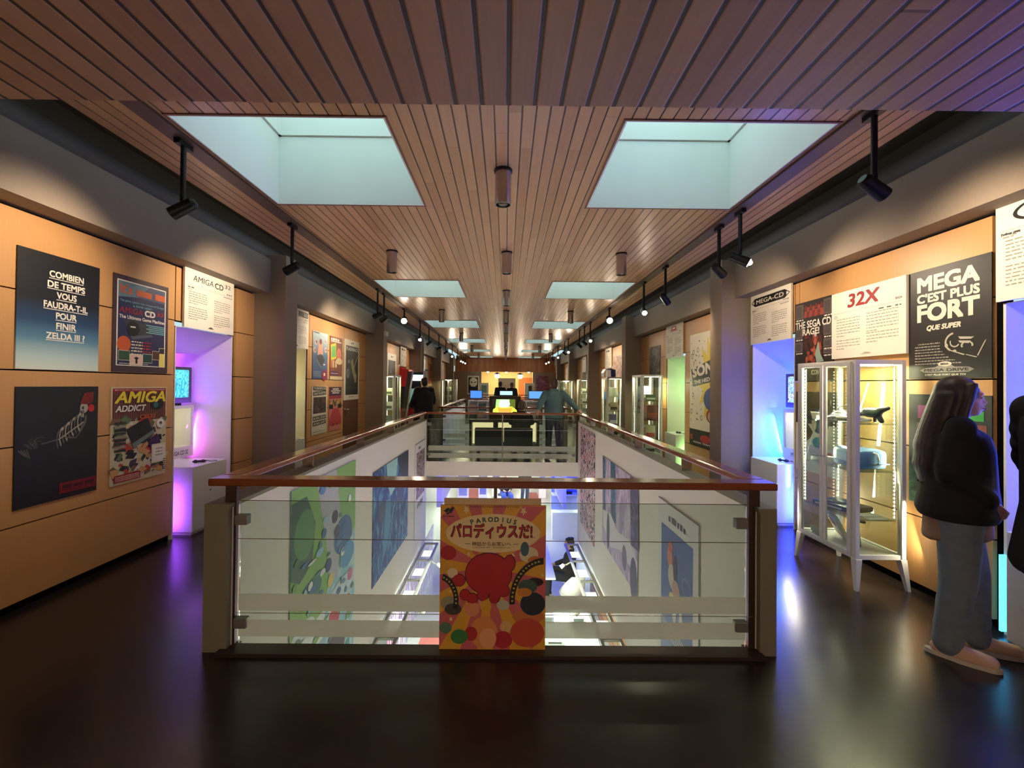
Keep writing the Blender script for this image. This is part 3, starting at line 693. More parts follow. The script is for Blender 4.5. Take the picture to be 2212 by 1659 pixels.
info('white information panel with a long pointed black emblem, above the blue niche', 'R', 5.965, 2.192, d_mcd, seed=5)
info('white information panel above the yellow-green niche, half hidden by the left column', 'L', 6.78, 2.2, lambda a: (a.rect('emblem', ink((60,66,60)), .55, .97, .06, .2), a.text('lettering', PAPER, '00', .86, .13, .16, .1, 3)), seed=11)
info('white information panel above the red niche, by the black-clad visitor on the left', 'L', 14.3, 2.21, lambda a: a.words('lettering', ink((50,40,44)), .15, .85, .2, -.12, 2, 3), seed=13)
info('white information panel with a red heading above the green niche', 'R', 9.13, 2.2, lambda a: (a.poly('emblem', ink((196,60,60)), [(.3,.2),(.38,.06),(.62,.06),(.7,.2)]), a.rect('emblem', PAPER, .42, .58, .09, .14, 2)), seed=15)
info('white information panel in the third bay, behind the blue sign', 'R', 14.71, 2.2, lambda a: a.words('lettering', K, .2, .8, .2, -.1, 2, 5), seed=17)
info('white information panel in the fourth bay, by the green column', 'R', 19.1, 2.2, lambda a: a.words('lettering', K, .2, .8, .2, -.1, 2, 6), seed=19)
# --- the wide 32X panel
a = PA(.835,.65,.022); g = ink((158,154,140)); dr = ink((150,50,48))
a.text('lettering', dr, '32X', .47, .16, .44, .2, 2, bold=.03, shear=.12); a.rect('rule', ink((120,118,110)), .04, .96, .315, .3185)
a.text('lettering', ink((110,108,104)), 'SEGA', .92, .27, .08, .03, 2, bold=.03); a.ring('lettering', g, .07, .37, .022, .022, .008, 2); 
for k in range(3): a.words('lettering', ink((90,88,84)), .68+.1*k, .75+.1*k, .37, -.018, 2, k)
for c,(x0,x1) in enumerate([(.08,.44),(.52,.93)]):
    for p,(ys,nl) in enumerate([(.42-.02*c,7),(.74-.06*c,4)]):
        for k in range(nl): a.words('lettering', g, x0, x1, ys+.042*k, -.013, 2, k+3*c+p, .35 if k == nl-1 else .97)
a.rect('emblem', g, .44, .58, .955, .961); a.poly('emblem', g, [(.46,.952),(.5,.935),(.56,.94),(.57,.952)])
poster('information_panel', 'wide white information panel with a big dark red heading, above the glass cabinet', 'R', 4.478, 1.915, .835, .65, PAPER, a, thick=.022, off=.012, cat='sign')
# --- red and black catalogue poster
a = PA(.60,.69); cr = ink((150,58,44)); rd = ink((110,28,26))
for (x0,x1,y0,y1) in [(.02,.24,.03,.26),(.76,.97,.03,.26),(.02,.22,.42,.58),(.76,.97,.40,.58),(.02,.22,.64,.8),(.76,.97,.63,.76),(.76,.97,.78,.86)]:
    a.rect('screenshots', ink((96,84,80)), x0, x1, y0, y1, 1); a.rect('screenshots', ink((70,62,62)), x0+.02, x1-.05, y0+.03, y1-.02, 2); a.words('lettering', Wt, x0+.02, x1, y1+.035, -.022, 3, int(x0*50+y0*90))
for k in range(7): a.ell('crowd_picture', cr if k%2 else rd, .3+.07*k, .10+.03*(k%2), .035, .04, 3); a.poly('crowd_picture', rd if k%2 else cr, [(.25+.07*k,.26),(.27+.07*k,.15),(.33+.07*k,.15),(.36+.07*k,.26)], 2)
rn = random.Random(2)
for k in range(34):
    x, y = rn.uniform(.3,.7), rn.uniform(.55,.95); a.ell('crowd_picture', ink([(150,58,44),(110,28,26),(176,84,56),(70,20,20)][k%4]), x, y, rn.uniform(.03,.07), rn.uniform(.03,.06), 2+k%4)
a.poly('crowd_picture', ink((150,176,160)), [(.56,.85),(.64,.66),(.7,.86),(.78,.97),(.6,.99)], 7); a.ell('crowd_picture', ink((196,196,176)), .57, .55, .03, .035, 7)
a.text('lettering', Wt, 'THE SEGA CD', .49, .37, .92, .115, 8, bold=.03); a.text('lettering', Wt, 'RAGE!', .45, .49, .44, .105, 8, bold=.03)
poster('poster', 'black and red catalogue poster lettered RAGE!, left of the wide white panel', 'R', 5.082, 1.885, .60, .69, ink((28,20,20)), a)
# --- big black poster
a = PA(.624,PH); cw = ink((232,226,206))
a.text('lettering', cw, 'MEGA', .50, .135, .76, .145, 2, bold=.05); a.text('lettering', cw, "C'EST PLUS", .50, .265, .76, .085, 2, bold=.045); a.text('lettering', cw, 'FORT', .50, .40, .76, .165, 2, bold=.05)
a.text('lettering', cw, 'QUE SUPER', .46, .545, .42, .055, 2, bold=.05, shear=.25)
for k in range(8): a.words('lettering', ink((168,164,150)), .09 if k else .13, .42+.03*max(0,k-2)*(1+.25*max(0,k-4)), .69+.026*k, -.011, 2, k)
gl = ink((190,186,168)); a.ring('console_picture', gl, .60, .69, .12, .085, .022, 2, 120, 260); a.ring('console_picture', gl, .60, .69, .06, .045, .014, 2, 30, 200)
a.poly('console_picture', gl, [(.64,.645),(.82,.66),(.78,.675),(.66,.668)], 2); a.poly('console_picture', gl, [(.64,.68),(.78,.69),(.76,.71),(.66,.70)], 2); a.ring('console_picture', gl, .74, .725, .07, .035, .02, 2, 150, 380); a.poly('console_picture', gl, [(.52,.755),(.53,.75),(.72,.80),(.70,.806)], 2)
a.poly('console_picture', gl, [(.93,.70),(.95,.69),(.86,.82),(.85,.815)], 2); a.poly('console_picture', gl, [(.73,.80),(.85,.825),(.84,.832),(.73,.806)], 2); a.ell('console_picture', gl, .50, .715, .02, .018, 2); a.ell('console_picture', gl, .60, .765, .02, .01, 2)
sv = ink((156,150,144)); a.poly('emblem', sv, [(.16,.925),(.22,.905),(.36,.90),(.42,.875),(.54,.875),(.60,.90),(.76,.905),(.82,.925),(.76,.947),(.22,.947)], 2); a.ell('emblem', cw, .48, .873, .085, .022, 3); a.text('lettering', K, 'SEGA', .48, .873, .10, .016, 5, bold=.04)
a.text('lettering', K, 'MEGA DRIVE', .49, .925, .54, .026, 5, bold=.02); a.text('lettering', cw, "C'EST PLUS FORT QUE TOI", .48, .968, .5, .018, 5, bold=.03, shear=.15)
poster('poster', 'black poster with large cream French lettering ending QUE SUPER', 'R', 3.642, 1.704, .624, PH, ink((30,28,28)), a)
# --- dark poster behind the woman
a = PA(.624,.87); 
a.rect('picture', ramp_mat('jungle_print', [(0,(14,22,20)),(.45,(26,60,50)),(.6,(70,110,84)),(.75,(150,160,120))], scale=5), 0, 1, .62, 1, 1)
for (x0,x1,y0,y1,c) in [(.13,.36,.10,.22,(150,70,130)),(.60,.92,.13,.21,(40,150,60)),(.66,.95,.24,.31,(120,60,60)),(.12,.28,.26,.34,(110,80,60))]: a.rect('colour_panels', ink(c), x0, x1, y0, y1, 2)
for k in range(14): a.circ('lights_picture', ink((170,150,110)), .1+.06*k, .4+.1*((k*7)%5)/5, .009, 2, 8)
poster('poster', 'dark green poster with pink and green panels, half hidden by the long-haired visitor', 'R', 3.642, .71, .624, .87, ink((30,34,36)), a)
# --- white poster behind the big cabinet
a = PA(.62,.87); a.rect('picture', ink((40,36,40)), 0, 1, 0, .40, 1); a.ell('picture', ink((46,84,120)), .62, .36, .22, .15, 2); a.ell('picture', ink((196,176,150)), .48, .4, .06, .08, 3); a.ell('picture', ink((70,140,170)), .6, .62, .16, .07, 2)
a.poly('picture', ink((60,50,40)), [(.10,.50),(.26,.36),(.46,.50),(.40,.56),(.16,.56)], 3); a.poly('picture', ink((110,80,50)), [(.12,.56),(.42,.56),(.26,.64)], 3)
a.text('lettering', RED, '101', .2, .70, .2, .06, 3, bold=.03); a.text('lettering', K, 'CD', .2, .775, .18, .06, 3, bold=.03)
for k in range(6): a.words('lettering', ink((120,116,110)), .36, .62, .68+.02*k, -.009, 3, k)
a.poly('picture', ink((206,110,80)), [(.64,.70),(.9,.72),(.86,.84),(.7,.8)], 3)
poster('poster', 'poster with dark top and white foot, seen through the lit glass cabinet', 'R', 5.06, .71, .62, .87, ink((214,208,196)), a)
a = PA(.60,.18); a.text('lettering', cw, 'ICON', .55, .5, .2, .3, 2, bold=.03, shear=.2); a.poly('emblem', ink((196,186,120)), [(.28,.3),(.34,.3),(.32,.7),(.30,.7)])
poster('poster_strip', 'narrow dark strip below the RAGE! poster, behind the glass cabinet top', 'R', 5.082, 1.702, .60, .18, ink((36,34,36)), a, cat='poster')
# --- bay two, left
a = PA(.655,.855); a.poly('picture', ink((206,150,130)), [(.3,.5),(.38,.22),(.5,.14),(.62,.24),(.68,.5),(.5,.46)], 2); a.ell('picture', ink((120,70,60)), .5, .2, .09, .06, 3)
a.poly('console_picture', ink((52,56,62)), [(.22,.52),(.62,.47),(.8,.6),(.52,.76)], 3); a.poly('console_picture', ink((120,128,130)), [(.2,.58),(.3,.60),(.56,.74),(.52,.77)], 4)
for (x,y,r) in [(.2,.22,.09),(.12,.4,.08),(.85,.36,.08),(.78,.18,.06)]: a.circ('picture', ink((190,180,176)), x, y, r, 3); a.circ('picture', ink((140,60,60)), x+.02, y, r*.5, 4)
a.rect('picture', ink((206,206,196)), .7,.82,.67,.70,3); a.circ('picture', ink((150,30,60)), .78, .92, .16, 3); a.rect('picture', Wt, .73,.83,.87,.93,4)
for k in range(5): a.words('lettering', ink((150,160,180)), .05, .55, .85+.025*k, -.012, 3, k)
a.words('lettering', K, .05,.4,.035,-.02,3,2)
poster('poster', 'blue poster with a dark machine, top left of four by the door', 'L', 7.856, 1.702, .655, .855, ramp_mat('poster_sky_fade', [(0,(60,84,128)),(.5,(70,104,140)),(1,(176,198,204))], axis=('Y',0,.855)), a)
a = PA(.64,.855); a.words('lettering', Wt, .06, .75, .09, -.06, 4, 3); a.words('lettering', Wt, .06,.9,.125,-.03,4,5)
a.poly('picture', ink((206,190,60)), [(.05,.2),(.45,.14),(.5,.5),(.08,.56)], 2); a.poly('picture', ink((90,170,90)), [(.09,.24),(.41,.2),(.44,.46),(.12,.49)], 3); a.ell('picture', ink((206,120,100)), .72, .4, .2, .15, 2); a.ell('picture', ink((214,190,150)), .74, .56, .26, .08, 3)
for k in range(12): a.circ('picture', ink([(190,130,90),(120,80,60),(210,180,150)][k%3]), .12+.07*(k%6), .6+.07*(k//6), .07, 3)
a.rect('picture', ink((90,44,80)), .05,.7,.8,.9,4); a.rect('foot', ink((214,196,150)), 0,1,.92,1,3); a.words('lettering', Wt, .08,.66,.86,-.014,5,3)
poster('poster', 'brown poster with a yellow-green card picture, top right of four by the door', 'L', 8.63, 1.695, .64, .855, ink((124,72,50)), a)
a = PA(.66,.87); 
for (y,t,r) in [(.045,'TO SURVIVE IN THE',-1.5),(.145,'ZONE YOU BETTER',2),(.66,'BE REAL GOOD',1.5),(.77,'OR REAL LUCKY',2)]:
    a.poly('caption_bar', K, [(.06,y-.04+.004*r),(.94,y-.04-.006*r),(.94,y+.045-.006*r),(.06,y+.045+.004*r)], 1); a.text('lettering', Wt, t, .5, y, .8, .05, 3, bold=.02, rot=r)
a.rect('picture', ramp_mat('dark_faces_print', [(0,(14,18,22)),(.45,(40,36,40)),(.6,(110,64,48)),(.75,(70,96,110)),(.9,(180,150,130))], scale=7), .08,.93,.225,.565,2)
a.words('lettering', ink((120,118,110)), .08,.9,.95,-.012,2,4)
poster('poster', 'white poster with four black slanted caption bars, bottom left of four by the door', 'L', 7.85, .695, .66, .87, ink((222,216,196)), a)
a = PA(.635,.86); a.rect('picture', ink((60,30,66)), 0,1,0,.2,1); a.rect('picture', ink((150,50,70)), 0,1,.2,.27,1)
for k in range(26): x = .05+.036*k; a.ell('picture', ink([(190,130,70),(90,50,60),(206,170,110),(60,60,60),(120,140,90)][k%5]), x, .34+.06*((k*5)%4)/3, .05, .06, 2+k%3)
a.poly('picture', ink((184,60,70)), [(.28,.5),(.74,.5),(1,.75),(1,.88),(0,.88),(0,.75)], 5); a.rect('picture', K, .0,.3,.4,.5,4); a.rect('picture', K, .7,1,.4,.5,4)
for k,(w) in enumerate([.5,.74,.56]): a.words('lettering', Wt, .5-w/2,.5+w/2,.06+.045*k,-.03,6,k)
a.rect('lettering', ink((110,40,50)), .3,.36,.84,.9,6); a.rect('lettering', ink((110,40,50)), .62,.68,.83,.89,6)
poster('poster', 'red and purple crowd poster, bottom right of four by the door', 'L', 8.62, .69, .635, .86, ink((206,120,110)), a)
a = PA(.95,1.31); a.rect('picture', ink((20,26,24)), .1,.93,.1,.915,1); a.words('lettering', ink((90,96,90)), .42,.62,.06,-.03,2,2); a.text('lettering', ink((206,206,190)), 'FLASHBACK', .52,.15,.78,.06,3,bold=.03)
a.poly('picture', ink((140,140,84)), [(.42,.36),(.56,.30),(.62,.42),(.8,.6),(.82,.7),(.7,.72),(.56,.56),(.5,.5)], 2); a.poly('picture', ink((150,160,150)), [(.85,.25),(.9,.24),(.66,.46),(.62,.45)], 3); a.ell('picture', ink((110,126,130)), .24,.56,.09,.08,2); a.ell('picture', K, .25,.55,.03,.04,3); a.ell('picture', ink((96,110,116)), .3,.36,.1,.03,2); a.ring('picture', ink((190,190,160)), .75,.6,.06,.04,.02,4)
for k in range(5): a.rect('picture', ink((70,90,60)), .16+.15*k,.2+.15*k,.78,.82,3)
a.words('lettering', ink((110,108,100)), .3,.65,.955,-.012,2,4)
poster('poster', 'tall white-bordered dark poster of a face, on the dark wooden door', 'L', 9.39, 1.265, .95, 1.31, ink((224,218,202)), a)
a = PA(1.05,1.69); a.rect('picture', ramp_mat('grey_city_print', [(0,(20,20,22)),(.5,(54,54,58)),(.7,(110,110,116)),(.85,(170,170,170))], scale=3), .1,.9,.12,.93,1); a.words('lettering', ink((70,70,74)), .38,.62,.07,-.03,2,3)
poster('poster', 'tall white-bordered grey poster behind a lit cabinet in the left bays', 'L', 12.8, .84, 1.05, 1.69, ink((222,218,206)), a)
poster('poster', 'red-brown poster in the fourth bay on the left, past the black-clad visitor', 'L', 19.66, 1.65, 1.0, .9, ramp_mat('red_brown_print', [(0,(60,20,16)),(.5,(150,60,36)),(.7,(206,130,80)),(.9,(90,40,30))], scale=3))
poster('poster', 'lower red-brown poster in the fourth bay on the left', 'L', 19.66, .7, 1.0, .86, ramp_mat('dark_red_print', [(0,(40,20,20)),(.5,(110,50,36)),(.7,(150,90,70)),(.9,(60,30,30))], scale=3))
poster('poster', 'narrow reddish poster in the fifth bay on the left', 'L', 23.7, 1.1, .9, 1.4, ramp_mat('red_brown_print_b', [(0,(80,30,20)),(.5,(170,80,46)),(.9,(110,50,36))], scale=2))
# --- bay two and three, right
a = PA(1.40,1.94); yl = ink((230,206,60)); rn = random.Random(9)
for k in range(90):
    x, y = rn.uniform(.03,.97), rn.uniform(.03,.80); (a.circ('confetti', K, x, y, rn.uniform(.006,.014), 1, 8) if k%3 else a.line('confetti', K, [(x,y),(x+rn.uniform(-.05,.05),y+rn.uniform(-.02,.03))], .010, 1))
for k in range(8): a.ring('confetti', K, rn.uniform(.05,.4), rn.uniform(.1,.75), .03, .022, .008, 1)
a.star('burst', yl, .62, .42, .40, 2, 20, .62, 14); a.poly('title_plate', K, [(.04,.315),(.96,.20),(.98,.40),(.10,.475)], 4)
a.text('lettering', Wt, 'SONIC', .50, .315, .84, .10, 6, bold=.05, rot=6); a.text('lettering', Wt, 'THE HEDGEHOG', .53, .41, .8, .035, 6, bold=.04, rot=5.5)
a.rect('stamp', yl, .56,.95,.055,.135,3); a.rect('stamp', K, .58,.93,.07,.076,4); a.words('lettering', K, .6,.92,.10,-.02,4,3); a.words('lettering', K, .6,.92,.128,-.016,4,4)
a.rect('foot', ink((30,28,30)), 0,1,.855,1,2); a.words('lettering', ink((160,60,70)), .02,.1,.95,-.06,4,3); a.text('lettering', Wt, 'SONIC TEAM PRESENTS', .52,.968,.8,.014,4,bold=.03)
a.ell('colour_shapes', ink((52,76,140)), .62,.58,.22,.10,5); a.ell('colour_shapes', ink((150,60,40)), .60,.72,.13,.06,5); a.ell('colour_shapes', ink((206,176,140)), .60,.725,.08,.045,6); a.ell('colour_shapes', RED, .45,.925,.14,.035,6); a.ell('colour_shapes', RED, .78,.93,.14,.035,6); a.rect('colour_shapes', ink((40,36,40)), .57,.65,.77,.86,5)
poster('poster', 'large white and yellow poster with a slanted black title plate, beside the blue-lit column', 'R', 7.985, .605, 1.40, 1.94, ink((234,226,202)), a)
poster('poster', 'dark grey smoky poster above the glass cabinet of boxes', 'R', 10.25, 1.60, .70, .92, ramp_mat('smoke_print', [(0,(18,20,20)),(.45,(40,44,44)),(.6,(96,98,92)),(.8,(150,146,132))], scale=4))
poster('poster', 'pale pinkish poster above the cabinet with the white lampshade box', 'R', 13.70, 1.80, 1.02, .72, ramp_mat('pale_collage_print', [(0,(90,80,84)),(.45,(150,120,110)),(.6,(200,170,150)),(.8,(130,140,150))], scale=5))
poster('poster', 'small dark framed poster in the fifth bay on the right', 'R', 23.6, 1.5, .7, .9, ramp_mat('dark_blue_print', [(0,(20,24,34)),(.5,(60,60,60)),(.8,(150,130,90))], scale=4))
poster('poster', 'narrow yellowish poster in the fourth bay on the right', 'R', 17.9, 1.3, .8, 1.1, ramp_mat('yellow_green_print', [(0,(80,100,60)),(.5,(190,170,90)),(.8,(220,200,140))], scale=4))
# --- end wall posters
a = PA(.75,1.2); a.rect('picture', K, .08,.92,.08,.92,1); a.poly('picture', Wt, [(.2,.2),(.4,.1),(.62,.1),(.82,.2),(.84,.45),(.68,.58),(.34,.58),(.18,.45)], 2); a.poly('picture', K, [(.28,.30),(.46,.34),(.44,.38),(.28,.36)], 3); a.poly('picture', K, [(.74,.30),(.56,.34),(.58,.38),(.74,.36)], 3)
board('poster', 'black and white portrait poster on the far end wall, left of the lit opening', 'poster', FRT, (-2.45,END+.012,1.0), .75,1.2, ink((226,220,204)), .008, None, a)
board('poster', 'purplish poster on the far end wall, right of the lit opening', 'poster', FRT, (1.95,END+.012,1.1), .8,1.15, ramp_mat('mauve_print', [(0,(50,30,44)),(.5,(130,80,110)),(.75,(190,140,160))], scale=4), .01)
# --- murals on the walls of the void
XLI, XRI = -1.652, 1.542
a = PA(1.47,2.05); gr = ink((126,176,84)); rd = ink((178,182,184))
a.poly('picture', gr, [(0,0),(.45,0),(.52,.5),(.3,.75),(0,.9)], 1); a.poly('picture', gr, [(.62,0),(1,0),(1,.35),(.7,.5)], 1); a.poly('picture', rd, [(.30,0),(.62,0),(.72,.28),(.66,.52),(.52,.52),(.46,.3)], 2)
a.poly('picture', ink((60,100,70)), [(0,.05),(.18,.05),(.3,.18),(.26,.34),(.1,.38),(0,.34)], 3); a.ell('picture', ink((84,140,76)), .16,.2,.13,.10,4); a.ell('picture', ink((70,110,150)), .76,.34,.17,.09,3); a.ell('picture', ink((90,150,190)), .84,.46,.14,.06,4)
a.ell('picture', ink((220,228,228)), .4,.66,.3,.06,3); a.ell('picture', ink((196,214,226)), .74,.6,.24,.05,4); a.ell('picture', ink((206,220,226)), .15,.6,.16,.05,3); a.ell('picture', ink((50,120,110)), .24,.46,.16,.05,3)
a.poly('picture', ink((40,90,70)), [(0,.8),(.35,.88),(.5,.95),(.5,1),(0,1)], 4); a.poly('picture', ink((190,44,60)), [(.52,.66),(.64,.64),(.72,.70),(.68,.74),(.5,.74)], 5); a.poly('picture', ink((60,64,72)), [(.4,.80),(.72,.76),(.82,.86),(.78,.93),(.42,.93)], 5); a.poly('picture', ink((190,44,60)), [(.36,.92),(.58,.89),(.62,.95),(.34,.98)], 6); a.poly('picture', ink((70,150,150)), [(.62,.95),(.9,.9),(.92,1),(.6,1)], 6)
for (x,y,c) in [(.60,.22,(60,60,70)),(.64,.3,(70,70,76)),(.5,.42,(50,70,110)),(.54,.5,(220,200,120)),(.9,.58,(206,110,150)),(.86,.7,(190,110,90))]: a.ell('picture', ink(c), x, y, .05, .03, 6)
rn = random.Random(12)
for k in range(60):
    x, y = rn.uniform(.03,.97), rn.uniform(.03,.97); c = [(70,120,70),(110,160,90),(60,110,150),(150,196,214),(220,226,226),(90,140,180)][k%6]; a.ell('brush_marks', ink(c), x, y, min(rn.uniform(.015,.06),x,1-x), min(rn.uniform(.006,.022),y,1-y), 7+k%4, n=10, rot=0)
poster('mural', 'tall green and pale blue mural of a winding road, nearest on the left void wall', 'L', 3.45, -1.27, 1.47, 2.05, ramp_mat('cloudy_mural', [(0,(90,150,190)),(.45,(150,196,214)),(.6,(206,222,226)),(.8,(120,170,110))], scale=2.2), a, X=XLI, cat='mural')
a = PA(2.0,1.45); dkb = ramp_mat('deep_water', [(0,(20,28,70)),(.4,(34,50,120)),(.52,(40,90,150)),(.62,(90,160,190)),(.8,(28,40,96))], scale=2.4, distort=2.5, stretch=(1.6,.8,1))
a.poly('picture', ink((150,206,206)), [(.30,0),(.62,0),(.56,.3),(.42,.34),(.34,.22)], 2); a.poly('picture', ink((60,130,170)), [(.3,.34),(.42,.36),(.44,.6),(.34,.8),(.22,.9)], 1); a.poly('picture', ink((24,40,70)), [(.62,0),(1,0),(1,.3),(.8,.36)], 1); a.ell('picture', ink((40,60,110)), .72,.42,.12,.1,2); a.ell('picture', ink((60,70,100)), .2,.42,.08,.09,2)
poster('mural', 'wide deep blue underwater mural on the left wall of the void', 'L', 5.60, -.95, 2.0, 1.45, dkb, a, X=XLI, cat='mural')
a = PA(1.05,1.75); a.rect('border_line', K, 0,.008,0,1,1); a.rect('border_line', K, 0,1,0,.005,1); a.words('lettering', ink((50,50,56)), .3,.5,.07,-.03,2,2); a.rect('picture', ramp_mat('crowd_print', [(0,(30,28,40)),(.45,(90,70,80)),(.55,(190,160,160)),(.65,(60,80,130)),(.8,(40,36,50))], scale=8), .12,.9,.1,.6,2)
a.text('lettering', K, 'WIPE', .5,.68,.6,.06,3,bold=.02,shear=.3,rot=0)
poster('poster', 'white-bordered poster with a dark picture, farthest on the left wall of the void', 'L', 8.18, -1.25, 1.05, 1.75, ink((222,220,222)), a, X=XLI)
poster('mural', 'tall pink and black comic collage mural, farthest on the right void wall', 'R', 9.02, -1.12, 1.42, 1.92, ramp_mat('comic_collage', [(0,(24,22,28)),(.40,(40,36,44)),(.46,(226,214,214)),(.54,(220,130,140)),(.60,(60,50,60)),(.66,(232,222,222)),(.8,(150,60,70))], scale=9, distort=1.2, constant=True), None, X=XRI, cat='mural')
a = PA(1.86,1.33)
for (x0,x1,c) in [(.0,.10,(60,84,110)),(.28,.44,(44,84,116)),(.82,1,(70,64,104))]: a.poly('picture', ramp_mat('cliff_%d' % c[0], [(0,tuple(int(v*.5) for v in c)),(.5,c),(.7,tuple(min(255,int(v*1.6)) for v in c))], scale=7), [(x0,0),(x1,0),(x1+.02,.6),(x0+.03,.62)], 1)
a.poly('picture', ink((214,210,216)), [(.02,.62),(.3,.56),(.5,.66),(.8,.6),(1,.7),(1,.85),(.6,.8),(.3,.92),(.05,.8)], 2); a.ell('picture', ink((60,54,84)), .22,.78,.05,.2,3); a.ell('picture', ink((70,64,96)), .92,.9,.08,.2,3); a.ell('picture', ink((120,104,130)), .7,.82,.06,.12,3)
poster('mural', 'wide lilac and teal waterfall mural on the right wall of the void', 'R', 6.97, -.80, 1.86, 1.33, ramp_mat('lilac_wash', [(0,(110,100,140)),(.45,(170,150,186)),(.6,(206,196,214)),(.8,(110,130,160))], scale=3, stretch=(2,.7,1)), a, X=XRI, cat='mural')
a = PA(.93,1.6); a.rect('border_line', K, .992,1,0,1,1); a.rect('border_line', K, 0,1,0,.004,1); bl = ink((70,100,156)); a.rect('picture', bl, .10,.88,.14,1,1); a.words('lettering', ink((64,66,76)), .3,.72,.10,-.035,3,2)
for (x,y,rx,ry,c) in [(.34,.30,.07,.06,(206,120,84)),(.4,.40,.10,.07,(200,190,176)),(.48,.34,.05,.08,(50,44,50)),(.5,.46,.1,.06,(190,150,130)),(.4,.52,.07,.03,(206,200,120)),(.46,.58,.05,.07,(220,216,210)),(.62,.6,.04,.08,(214,210,206)),(.36,.24,.06,.03,(190,90,60))]: a.ell('picture', ink(c), x,y,rx,ry,3)
for k in range(6): a.ring('picture', ink((120,140,170)), .74,.38+.0*k,.10,.05,.012,2)
for k in range(5): a.words('lettering', Wt, .12,.8,.70+.016*k,-.008,3,k)
a.text('lettering', ink((170,70,90)), 'R', .5,.83,.05,.04,3)
poster('poster', 'white-bordered blue poster, nearest on the right wall of the void', 'R', 4.43, -1.07, .93, 1.6, ink((216,214,210)), a, X=XRI)
# lower level panel: streaky reflections painted into its colour
poster('mural', 'glossy purple streaked print at the foot of the left wall, below the void', 'L', 6.6, -2.97, 4.2, 1.22, ramp_mat('purple_streaks', [(0,(40,30,60)),(.4,(120,60,130)),(.52,(206,196,206)),(.6,(70,80,140)),(.75,(190,150,160))], scale=3, stretch=(3,.6,1), rough=.12), None, X=-1.72, cat='mural')
# --- the game poster on the front balustrade
w, h = .640, .868; a = PA(w,h,.012); base = ink((222,170,58)); pk = ink((204,104,108)); cr = ink((232,214,160)); dk = ink((58,22,24))
for k in range(12):
    a0 = math.radians(k*30+8); a1 = math.radians(k*30+23); cx, cy = .44, .43; R_ = 1.2
    pts = [(cx,cy)]
    for t in (a0,a1):
        dx, dy = math.cos(t), math.sin(t); s_ = min(((1-cx) if dx>0 else -cx)/dx if abs(dx)>1e-6 else 9, ((1-cy) if dy>0 else -cy)/dy if abs(dy)>1e-6 else 9); pts.append((cx+dx*s_,cy+dy*s_))
    a.poly('sunburst', pk, pts, 1)
a.ell('title_oval', cr, .5,.195,.445,.135,2,n=40)
a.text('lettering', dk, 'KONAMI ORIGINAL GAME SOFTWARE', .5,.010,.5,.014,4)
gn = ink((44,84,76))
for k,ch in enumerate('PARODIUS'): x = .30+.058*k; a.text('lettering', gn, ch, x,.098+.018*((k-3.5)/3.5)**2,None,.034,4,bold=.04,rot=(3.5-k)*5)
t = 'パロディウスだ!'
a.text('lettering', dk, t, .485,.178,.775,.108,3,bold=.06); a.text('lettering', ink((186,44,62)), t, .485,.178,.755,.098,5,bold=.015); a.text('lettering', dk, 'TM', .88,.222,.03,.01,4)
a.text('lettering', dk, '神話からお笑いへ', .485,.268,.37,.03,4,bold=.01); a.rect('lettering', dk, .235,.285,.267,.270,4); a.rect('lettering', dk, .69,.74,.267,.270,4)
a.text('lettering', dk, '© KONAMI 1990  ·  © KONAMI 1991', .485,.294,.36,.008,4)
a.poly('emblem', K, [(.03,.04),(.07,.018),(.095,.03),(.06,.055)],4); a.poly('emblem', K, [(.075,.05),(.11,.012),(.135,.018),(.10,.06)],4) ; a.poly('emblem', K, [(.06,.055),(.085,.05),(.08,.065),(.055,.066)],4); a.text('lettering', K, 'KONAMI', .078,.078,.10,.010,4,bold=.03)
for (x,y,r,c) in [(.245,.032,.032,cr),(.785,.038,.034,cr),(.27,.34,.02,cr),(.69,.345,.022,cr),(.97,.48,.016,cr),(.10,.60,.014,cr),(.11,.79,.02,cr),(.72,.85,.035,cr),(.39,.68,.04,ink((226,150,140))),(.98,.86,.03,cr)]: a.star('stars', c, x,y,r,6)
rr = ink((176,40,48)); a.ell('colour_shapes', dk, .46,.475,.222,.148,6,n=40); a.ell('colour_shapes', rr, .46,.475,.215,.142,7,n=40)
for (x,y,rx,ry) in [(.24,.62,.045,.035),(.31,.645,.05,.035),(.41,.62,.05,.04),(.52,.63,.05,.045),(.60,.59,.06,.04),(.66,.40,.05,.055),(.18,.52,.06,.04)]: a.ell('colour_shapes', dk, x,y,rx+.006,ry+.005,6); a.ell('colour_shapes', rr, x,y,rx,ry,8)
a.ring('banner', ink((26,30,26)), -.02,.66,.20,.19,.045,9,-75,20); a.ring('banner', ink((26,30,26)), .99,.66,.33,.30,.05,9,175,268)
for k in range(14): t_ = math.radians(180+6.1*k); a.rect('lettering', ink((196,176,96)), .99+.305*math.cos(t_)-.009,.99+.305*math.cos(t_)+.009,.66+.278*math.sin(t_)-.006,.66+.278*math.sin(t_)+.006,10)
for k in range(9): t_ = math.radians(-70+9.5*k); a.rect('lettering', ink((196,176,96)), -.02+.178*math.cos(t_)-.008,-.02+.178*math.cos(t_)+.008,.66+.168*math.sin(t_)-.006,.66+.168*math.sin(t_)+.006,10)
